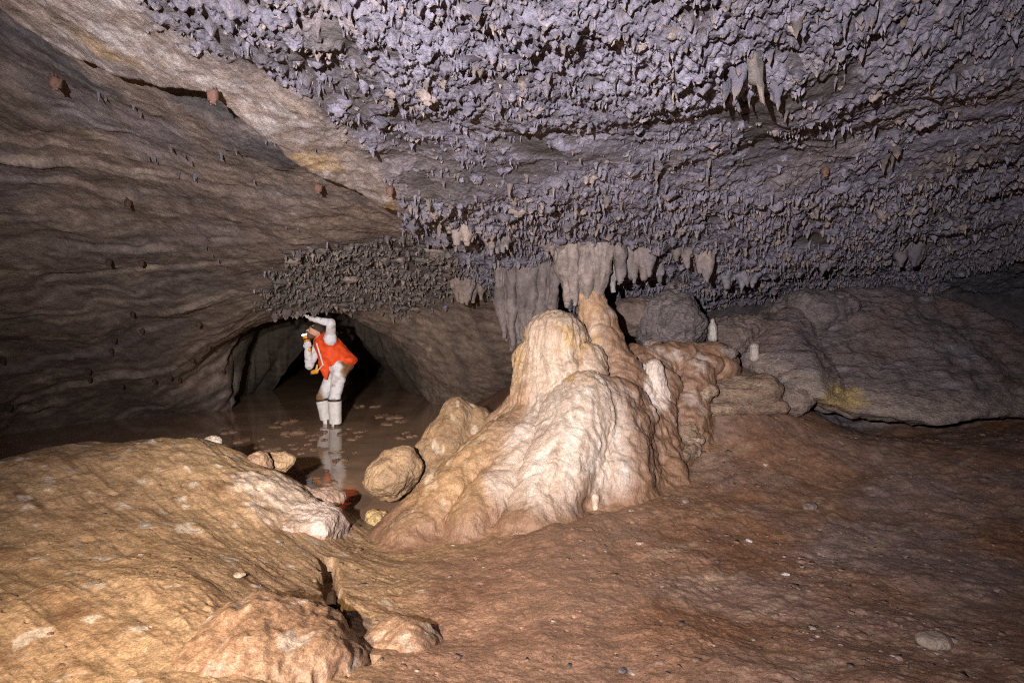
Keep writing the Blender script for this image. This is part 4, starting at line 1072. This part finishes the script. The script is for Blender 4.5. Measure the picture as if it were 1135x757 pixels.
# gravel: crumbs of stone pressed into the mud
gx, gy, r = scatter(16000, (-2.6, 5.0), (1.7, 6.4), 21)
zg = FLOOR0(gx, gy)
pr = np.where(gx > .3, .55, .22) * sstep(-.2, .3, fbm(gx * 1.4, gy * 1.4, 0 * gx, 3, 700)) * (zg > .04)
ok = (r.random(len(gx)) < pr) & (np.abs(np.arctan2(gx, gy)) < np.radians(42))
gb = ground_at(gx[ok], gy[ok])
octa = np.array([[1,0,0],[0,1,0],[-1,0,0],[0,-1,0],[.6,.6,.6],[-.6,.6,.6],[-.6,-.6,.6],[.6,-.6,.6]]); octa[:, 2] -= .15
oq = np.array([[0,1,5,4],[1,2,6,5],[2,3,7,6],[3,0,4,7],[4,5,6,7]])
VV, QQ, TT = [], [], []
for i, b in enumerate(gb):
    s = min(.026, r.gamma(1.5, .0036) + .0022); m_ = octa * (1 + .3 * r.normal(size=octa.shape)) * s * [1.3, 1, .7]
    th = r.uniform(0, 6.28); c_, s_ = math.cos(th), math.sin(th)
    VV.append(np.c_[m_[:, 0] * c_ - m_[:, 1] * s_, m_[:, 0] * s_ + m_[:, 1] * c_, m_[:, 2]] + b); QQ.append(oq + 8 * i)
    TT.append(np.tile(np.array([(.19,.105,.065),(.23,.14,.095),(.11,.075,.06),(.36,.27,.21)][int(r.choice(4, p=[.38,.30,.22,.10]))]), (8, 1)))
tag(link('gravel', make_mesh('gravel', np.concatenate(VV), np.concatenate(QQ), np.concatenate(TT), smooth=False), M['boulder']), 'fine stone crumbs strewn over the brown mud', 'gravel', kind='stuff')
# a few larger loose stones one can point to
for i, (u, v, r_, tint, lab) in enumerate([
    (830,600,.016,(.56,.53,.52),'white pebble lying on the purplish mud right of the apron'),(849,519,.02,(.5,.4,.3),'small pale stone on the mud below the brown shelf'),
    (897,567,.05,(.22,.16,.13),'flat brown stone in the middle of the right mud slope'),(428,700,.022,(.60,.52,.42),'round cream pebble on the low muddy lump'),
    (503,588,.020,(.66,.58,.48),'cream pebble at the lower left foot of the flowstone'),(473,593,.015,(.6,.5,.38),'small cream pebble left of another near the water tip'),
    (1035,715,.06,(.30,.23,.17),'tan crusted stone low at the right of the mud floor'),(870,640,.018,(.5,.43,.38),'light pebble alone on the lower mud slope'),
    (690,742,.016,(.12,.1,.1),'dark pebble at the bottom of the mud floor'),(265,635,.024,(.40,.32,.22),'cream stone stuck in the bank above the foreground boulder'),
    (880,512,.03,(.24,.17,.13),'brown stone below the small tan slab'),(760,560,.025,(.3,.23,.19),'grey brown pebble right of the tiny stalagmite nub'),
    (700,568,.022,(.34,.24,.17),'tan pebble beneath the right edge of the apron')]):
    h = hit(FLOOR0, u, v, False); g = ground_at(np.array([h[0]]), np.array([h[1]]))[0]
    rng = np.random.default_rng(800 + i)
    V_, q_ = surface_nets(lambda p: ell(p, (0, 0, 0), (r_ * 1.4, r_, r_ * .55)) + .2 * r_ * noise(p[:, 0] / r_, p[:, 1] / r_, p[:, 2] / r_, 800 + i), [-2 * r_] * 3, [2 * r_] * 3, r_ / 6)
    o = link('pebble', make_mesh('pebble', V_, q_, np.array(tint)), M['boulder'], loc=tuple(g + [0, 0, r_ * .25])); o.rotation_euler = (rng.uniform(-.2, .2), rng.uniform(-.2, .2), rng.uniform(0, 6))
    tag(o, lab, 'stone')
print('small things', round(time.time() - T0, 1))

# ------------------------------------------------------------------ the caver
YP = 9.2
def W(u, v, dy=0.): return P(u, v, YP + dy)
root = bpy.data.objects.new('person', None); COL.objects.link(root); root.location = tuple(PZ(369, 474, 0))
tag(root, 'caver in orange vest and muddy white suit standing in water, reaching to the ceiling', 'person')
RO = np.array(root.location)
hipR, kneeR, ankR = W(377,410,-.10), W(371,441,-.10), W(372,474,-.08)
hipL, kneeL, ankL = W(371,411,.10), W(357,441,.10), W(363,470,.12)
pel, belly, chest, shR, shL, neck = W(376,404), W(369,392,-.02), W(362,381,-.03), W(366,376,-.20), W(355,378,.15), W(356,375,-.05)
elbR, wriR, hanR = W(367,358,-.25), W(349,354,-.22), W(341,352.5,-.2)
elbL, wriL, hanL = W(343,405,.08), W(341,384,-.02), W(341,379,-.02)
head = W(348.8,368.5,-.10)
FACE = np.array([-.78, -.46, .42]); FACE /= np.linalg.norm(FACE)          # looking up and left
FUP = np.array([.40, -.05, .9]); FUP -= FACE * (FUP @ FACE); FUP /= np.linalg.norm(FUP); FSD = np.cross(FUP, FACE)
HR = np.stack([FSD, FACE, FUP], 1)                                         # head frame
def hp(a, b, c): return head + HR @ np.array([a, b, c])
def body_sdf(p):
    d = smin(cap(p, hipR, kneeR, .105, .075), cap(p, kneeR, ankR, .072, .050), .03)
    d = smin(d, smin(cap(p, hipL, kneeL, .105, .075), cap(p, kneeL, ankL, .072, .050), .03), .03)
    d = smin(d, ell(p, pel + [.03, 0, 0], (.17, .185, .15)), .06)
    d = smin(d, cap(p, pel, belly, .145, .15), .06)
    d = smin(d, cap(p, belly, chest, .155, .145), .06)
    d = smin(d, cap(p, shR, shL, .085, .085), .06)
    d = smin(d, cap(p, chest, neck, .11, .06), .05)
    d = smin(d, cap(p, neck, head, .055, .055), .03)
    # arms
    d = smin(d, smin(cap(p, shR, elbR, .072, .054), cap(p, elbR, wriR, .052, .036), .02), .04)
    d = smin(d, smin(cap(p, shL, elbL, .072, .056), cap(p, elbL, wriL, .056, .042), .02), .03)
    # head with brow, nose, chin, ears, eye sockets
    d = smin(d, ell(p, hp(0, -.01, .02), (.082, .102, .106), HR), .015)
    d = smin(d, ell(p, hp(0, .035, -.055), (.052, .055, .06), HR), .02)
    d = smin(d, cap(p, hp(0, .083, .018), hp(0, .106, -.018), .010, .015), .010)
    d = smin(d, cap(p, hp(-.03, .082, .034), hp(.03, .082, .034), .012), .01)
    for s in (-1, 1):
        d = smin(d, ell(p, hp(s * .076, -.012, 0), (.012, .022, .032), HR), .008)
        d = smax(d, -ell(p, hp(s * .030, .094, .014), (.013, .012, .010), HR), .008)
        d = smin(d, ell(p, hp(s * .030, .080, .014), (.012, .011, .010), HR), .003)
    d = smin(d, cap(p, hp(-.02, .088, -.050), hp(.02, .088, -.050), .008), .006)
    # right hand: palm with fingers spread against the rock
    hd = (hanR - wriR) / np.linalg.norm(hanR - wriR); sd = np.array([0, 1, 0]) - hd * hd[1]; sd /= np.linalg.norm(sd)
    palm = wriR + hd * .055
    d = smin(d, cap(p, wriR, palm, .036, .036), .02)
    d = smin(d, cap(p, palm - sd * .022, palm + sd * .022, .025), .02)
    up = np.cross(sd, hd); up = up if up[2] > 0 else -up
    for k, L in zip((-1.5, -.5, .5, 1.5), (.066, .078, .074, .058)):
        b0 = palm + sd * (.021 * k) + hd * .02; b1 = b0 + hd * L * .55 + sd * .006 * k + up * .010; b2 = b1 + hd * L * .45 + up * .028
        d = smin(d, cap(p, b0, b1, .0105, .0095), .006); d = smin(d, cap(p, b1, b2, .0095, .008), .004)
    t1 = palm - sd * .035 + hd * .005; d = smin(d, cap(p, palm - sd * .015 - hd * .02, t1 - sd * .01, .014, .011), .01); d = smin(d, cap(p, t1 - sd * .01, t1 - sd * .012 + hd * .035 + up * .015, .011, .009), .005)
    # left hand: fingers closed round the torch
    fd = TD; s2 = np.cross(fd, np.array([0, 1., 0])); s2 /= np.linalg.norm(s2); s3 = np.cross(s2, fd)
    d = smin(d, cap(p, wriL, TC + s2 * .045 - fd * .01, .036, .030), .02)
    for k, L in zip((-1.5, -.5, .5, 1.5), (.95, 1.05, 1.0, .85)):
        base_ = TC + fd * (.021 * k)
        pts = [base_ + .043 * (s2 * math.cos(t) - s3 * math.sin(t)) for t in np.linspace(0, 3.6 * L, 5)]
        for a_, b_ in zip(pts[:-1], pts[1:]): d = smin(d, cap(p, a_, b_, .0105, .0095), .003)
    tp = [TC + fd * (.02 + .012 * i) + .045 * (s2 * math.cos(t) - s3 * math.sin(t)) for i, t in enumerate((0, -.8, -1.5))]
    for a_, b_ in zip(tp[:-1], tp[1:]): d = smin(d, cap(p, a_, b_, .012, .011), .004)
    return d
# torch axis
TB, TL = W(343,388,-.02), W(339.2,373.5,-.02)
TD = (TL - TB) / np.linalg.norm(TL - TB); TC = TB + TD * .085
def body_tint(V, N):
    c = np.tile(np.array([.74, .72, .73]), (len(V), 1))
    x, y, z = x_(V)
    mud = sstep(.13, .07, np.linalg.norm((V - W(386,409,-.12)) * [1, .6, .6], axis=1) + .05 * fbm(x * 9, y * 9, z * 9, 3, 900))
    c = mixc(c, (.20, .095, .035), mud)
    mud2 = sstep(.14, .05, np.linalg.norm((V - W(352,440,.05)) * [1, .6, .7], axis=1) + .05 * fbm(x * 9, y * 9, z * 9, 3, 901))
    c = mixc(c, (.22, .12, .05), mud2)
    c = mixc(c, (.42, .33, .26), sstep(.1, .5, fbm(x * 7, y * 7, z * 7, 3, 902)) * .55)
    c = mixc(c, (.30, .20, .12), sstep(.25, .5, fbm(x * 11, y * 11, z * 11, 3, 903)) * .6)
    q = (V - head) @ HR
    skin = (np.linalg.norm(q * [1, .85, .8], axis=1) < .124)
    c[skin] = (.62, .33, .22)
    beard = skin & (q[:, 2] < -.03) & (q[:, 1] > -.03)
    c[beard] = (.16, .085, .05)
    eye = np.minimum(np.linalg.norm(q - [.030, .088, .014], axis=1), np.linalg.norm(q - [-.030, .088, .014], axis=1)) < .011
    c[eye] = (.05, .03, .02)
    lips = skin & (np.abs(q[:, 0]) < .024) & (np.abs(q[:, 2] + .050) < .009) & (q[:, 1] > .07)
    c[lips] = (.45, .16, .12)
    hl = np.linalg.norm(V - TC, axis=1) < .085
    c[hl] = (.70, .68, .69)
    return c
def body_disp(V, N):
    x, y, z = x_(V); q = np.linalg.norm(V - head, axis=1); k = sstep(.12, .2, q) * sstep(.09, .14, np.linalg.norm(V - hanR, axis=1)) * sstep(.08, .12, np.linalg.norm(V - TC, axis=1))
    return k * (.009 * fbm(x * 6, y * 6, z * 9, 2, 905) + .006 * ridged(x * 6, y * 6, z * 12, 2, 906))
blo, bhi = np.array([hanR[0] - .16, YP - .5, -.02]), np.array([hipR[0] + .36, YP + .45, wriR[2] + .16])
o = build('body', body_sdf, blo, bhi, .0065, M['cloth'], body_tint, body_disp, root, None)
for ob in (o,): ob.matrix_parent_inverse = root.matrix_world.inverted(); 
def sub(name, f, lo, hi, h, mat, tint=(.5, .5, .5), disp=None, parent=root):
    o = build(name, f, lo, hi, h, M[mat], lambda V, N: np.tile(np.array(tint, float), (len(V), 1)), disp, None, None)
    # put child geometry relative to its parent
    o.parent = parent
    return o
# parts are modelled in place; the root sits at the feet, so shift their data
def settle(o, origin):
    me = o.data; co = np.empty(len(me.vertices) * 3, F32); me.vertices.foreach_get('co', co)
    me.vertices.foreach_set('co', (co.reshape(-1, 3) - np.asarray(origin, F32)).ravel()); me.update()
settle(o, RO); o.matrix_parent_inverse.identity()
def part(name, f, lo, hi, h, mat, tint=(.5, .5, .5), disp=None, parent=root, origin=RO):
    o = sub(name, f, lo, hi, h, mat, tint, disp, parent); settle(o, origin); return o
def vest_sdf(p):
    d = cap(p, W(376,399), belly, .182, .188)
    d = smin(d, cap(p, belly, chest, .188, .176), .05)
    d = smin(d, cap(p, shR * .8 + chest * .2, shL * .8 + chest * .2, .102, .102), .05)
    d = smin(d, ell(p, W(388,398,-.02), (.10, .15, .07), roty(.5)), .05)          # hem standing off the back
    d = smin(d, cap(p, W(360,402,-.10), W(361,419,-.10), .085, .020), .04)         # front flap hanging down
    ax = (pel - chest) / np.linalg.norm(pel - chest)
    hem = (p - W(378,401).astype(F32)) @ (ax * .8 + np.array([-.55, 0, -.25])).astype(F32) - .06
    front = cap(p, W(360,402,-.10), W(361,420,-.10), .10, .03)
    d = smax(d, np.minimum(hem, front), .015)
    d = smax(d, -cap(p, shR, elbR, .085, .08), .012); d = smax(d, -cap(p, shL, elbL, .078, .07), .012)
    return smax(d, -cap(p, neck, head, .075, .085), .02)
part('vest', vest_sdf, W(345,370) - [.1, .4, .75], W(398,370) + [.1, .4, .1], .0075, 'vest', (.9, .08, .01), lambda V, N: .012 * fbm(V[:, 0] * 8, V[:, 1] * 8, V[:, 2] * 8, 3, 910) + .008 * ridged(V[:, 0] * 6 + V[:, 2] * 5, V[:, 1] * 6, V[:, 2] * 9, 3, 913))
for k, (kn, an) in enumerate(((kneeR, ankR), (kneeL, ankL))):
    def gf(p, kn=kn, an=an):
        a = kn + (an - kn) * .10; d = cap(p, a, an, .096, .088)
        dr = ((an - kn) / np.linalg.norm(an - kn)).astype(F32); s = (p - a.astype(F32)) @ dr; Lg = np.linalg.norm(an - a)
        return smax(smax(d, -s, .008), s - Lg * (.84 if k == 0 else .80), .01)
    part('gaiter', gf, np.minimum(kn, an) - .14, np.maximum(kn, an) + .14, .007, 'gaiter', (.7, .7, .7), lambda V, N: .006 * fbm(V[:, 0] * 12, V[:, 1] * 12, V[:, 2] * 6, 3, 911))
    def bf(p, an=an):
        d = cap(p, an + [.02, 0, .05], an + [.01, 0, -.02], .062, .060)
        return smin(d, cap(p, an + [0, 0, -.035], an + [-.15, -.03, -.045], .052, .042), .03)
    part('boot', bf, an - [.26, .15, .14], an + [.14, .15, .14], .007, 'dark')
    def sf(p, kn=kn):                                                             # dark strap below the knee
        dr = ((an - kn) / np.linalg.norm(an - kn)).astype(F32); s = (p - (kn + (an - kn) * .06).astype(F32)) @ dr
        return smax(cap(p, kn, an, .104, .098), np.abs(s) - .014, .006)
    part('knee_strap', sf, kn - .16, kn + .16, .006, 'dark')
def hair_sdf(p):
    d = ell(p, hp(0, -.022, .040), (.087, .102, .100), HR)
    q = (p - head.astype(F32)) @ HR.astype(F32)
    return smax(smax(d, q[:, 1] - .058 - .2 * (q[:, 2] - .05), .010), .062 - q[:, 2] - .9 * np.maximum(0, -.03 - q[:, 1]), .010)
part('hair', hair_sdf, head - .16, head + .16, .006, 'hair', disp=lambda V, N: .004 * ridged(V[:, 0] * 40, V[:, 1] * 40, V[:, 2] * 40, 2, 912))
def band_sdf(p):
    q = (p - head.astype(F32)) @ HR.astype(F32)
    return smax(smax(ell(p, hp(0, -.016, .03), (.094, .111, .112), HR), np.abs(q[:, 2] - .062) - .014, .004), -ell(p, hp(0, -.016, .03), (.086, .103, .104), HR), .003)
hb = part('head_strap', band_sdf, head - .17, head + .17, .0055, 'dark')
def belt_sdf(p): return cap(p, W(356,399,-.16), W(348,405,-.12), .012)
part('sling', lambda p: smin(cap(p, W(351,381,-.2), W(358,404,-.2), .012), cap(p, W(358,404,-.2), W(352,411,-.15), .010), .01), W(345,375) - [.1, .4, .7], W(362,375) + [.1, .2, .1], .006, 'gaiter')

# hand torch, pointing up at the rock
tr = bpy.data.objects.new('torch', None); COL.objects.link(tr); tr.location = tuple(TB)
tag(tr, 'lit yellow hand torch held upright in the gloved left hand of the caver', 'torch')
part('barrel', lambda p: smin(cap(p, TB, TB + TD * .13, .028, .030), cap(p, TB + TD * .13, TB + TD * .175, .034, .046), .01), TB - .08, TL + .1, .005, 'yellow', parent=tr, origin=TB)
def ringf(p):
    s = (p - (TB + TD * .165).astype(F32)) @ TD.astype(F32)
    return smax(cap(p, TB, TL + TD * .1, .053), np.abs(s) - .012, .004)
part('bezel', ringf, TL - .12, TL + .12, .005, 'dark', parent=tr, origin=TB)
def lensf(p):
    s = (p - (TB + TD * .232).astype(F32)) @ TD.astype(F32)
    return smax(cap(p, TB, TL + TD * .2, .050), np.abs(s) - .010, .004)
part('lens', lensf, TL - .16, TL + .16, .005, 'lens', parent=tr, origin=TB)
part('lamp_head', lambda p: smax(cap(p, TB + TD * .15, TB + TD * .22, .044, .052), (p - (TB + TD * .222).astype(F32)) @ TD.astype(F32), .003), TL - .16, TL + .16, .005, 'yellow', parent=tr, origin=TB)
# spare yellow lamp hanging at the hip
SP = W(349,411,-.14)
sr = bpy.data.objects.new('spare_lamp', None); COL.objects.link(sr); sr.location = tuple(SP)
tag(sr, 'small yellow lamp dangling from a strap at the front of the orange vest', 'torch')
part('lamp_body', lambda p: smin(cap(p, SP + [-.035, 0, -.02], SP + [.02, 0, -.01], .030, .034), cap(p, SP + [.02, 0, -.01], SP + [.035, 0, .08], .022, .016), .015), SP - .14, SP + .16, .005, 'yellow', parent=sr, origin=SP)
part('lamp_rim', lambda p: smax(cap(p, SP + [-.07, 0, -.03], SP + [-.02, 0, -.02], .036), np.abs(p[:, 0] - SP[0] + .055) - .010, .004), SP - .14, SP + .14, .005, 'dark', parent=sr, origin=SP)
print('person', round(time.time() - T0, 1))

# ------------------------------------------------------------------ lamps, camera, world
def spot(name, loc, target, watts, col, deg, blend, size):
    l = bpy.data.lights.new(name, 'SPOT'); l.energy = watts; l.color = col; l.spot_size = math.radians(deg); l.spot_blend = blend; l.shadow_soft_size = size
    o = bpy.data.objects.new(name, l); COL.objects.link(o); o.location = loc
    from mathutils import Vector
    o.rotation_euler = (Vector(target) - Vector(loc)).to_track_quat('-Z', 'Y').to_euler()
    return o
spot('flash_lamp', (-.8, -.9, 2.05), (.0, 6, 1.92), 2400, (.98, .93, 1.0), 94, 1.0, .03)
spot('far_lamp', (-.9, .2, 1.75), tuple(W(378,435)), 1350, (1.0, .93, .84), 32, 1.0, .03)
spot('warm_lamp', (-1.7, .3, 2.0), tuple(P(450,590,4.4)), 560, (1.0, .74, .40), 74, 1.0, .03)
spot('torch_beam', tuple(TB + TD * .25), tuple(TB + TD * 3), 70, (1.0, .96, .86), 40, .5, .03)

w = bpy.data.worlds.new('World'); bpy.context.scene.world = w; w.use_nodes = True
w.node_tree.nodes['Background'].inputs[0].default_value = (.02, .02, .022, 1); w.node_tree.nodes['Background'].inputs[1].default_value = .05
cam = bpy.data.cameras.new('camera'); co = bpy.data.objects.new('camera', cam); COL.objects.link(co)
cam.sensor_width = 36; cam.lens = FPX / 1135 * 36; cam.clip_end = 200; cam.clip_start = .02
co.location = (0, 0, CAMZ); co.rotation_euler = (math.pi / 2 - PITCH, 0, 0)
sc = bpy.context.scene; sc.camera = co
sc.view_settings.view_transform = 'Standard'; sc.view_settings.look = 'None'; sc.view_settings.exposure = 0; sc.view_settings.gamma = 1
sc.render.engine = 'CYCLES'; sc.cycles.use_denoising = False; sc.cycles.filter_width = 1.1; sc.cycles.max_bounces = 4; sc.cycles.diffuse_bounces = 3; sc.cycles.sample_clamp_indirect = 1.2; sc.cycles.caustics_reflective = False; sc.cycles.caustics_refractive = False
print('total', round(time.time() - T0, 1))
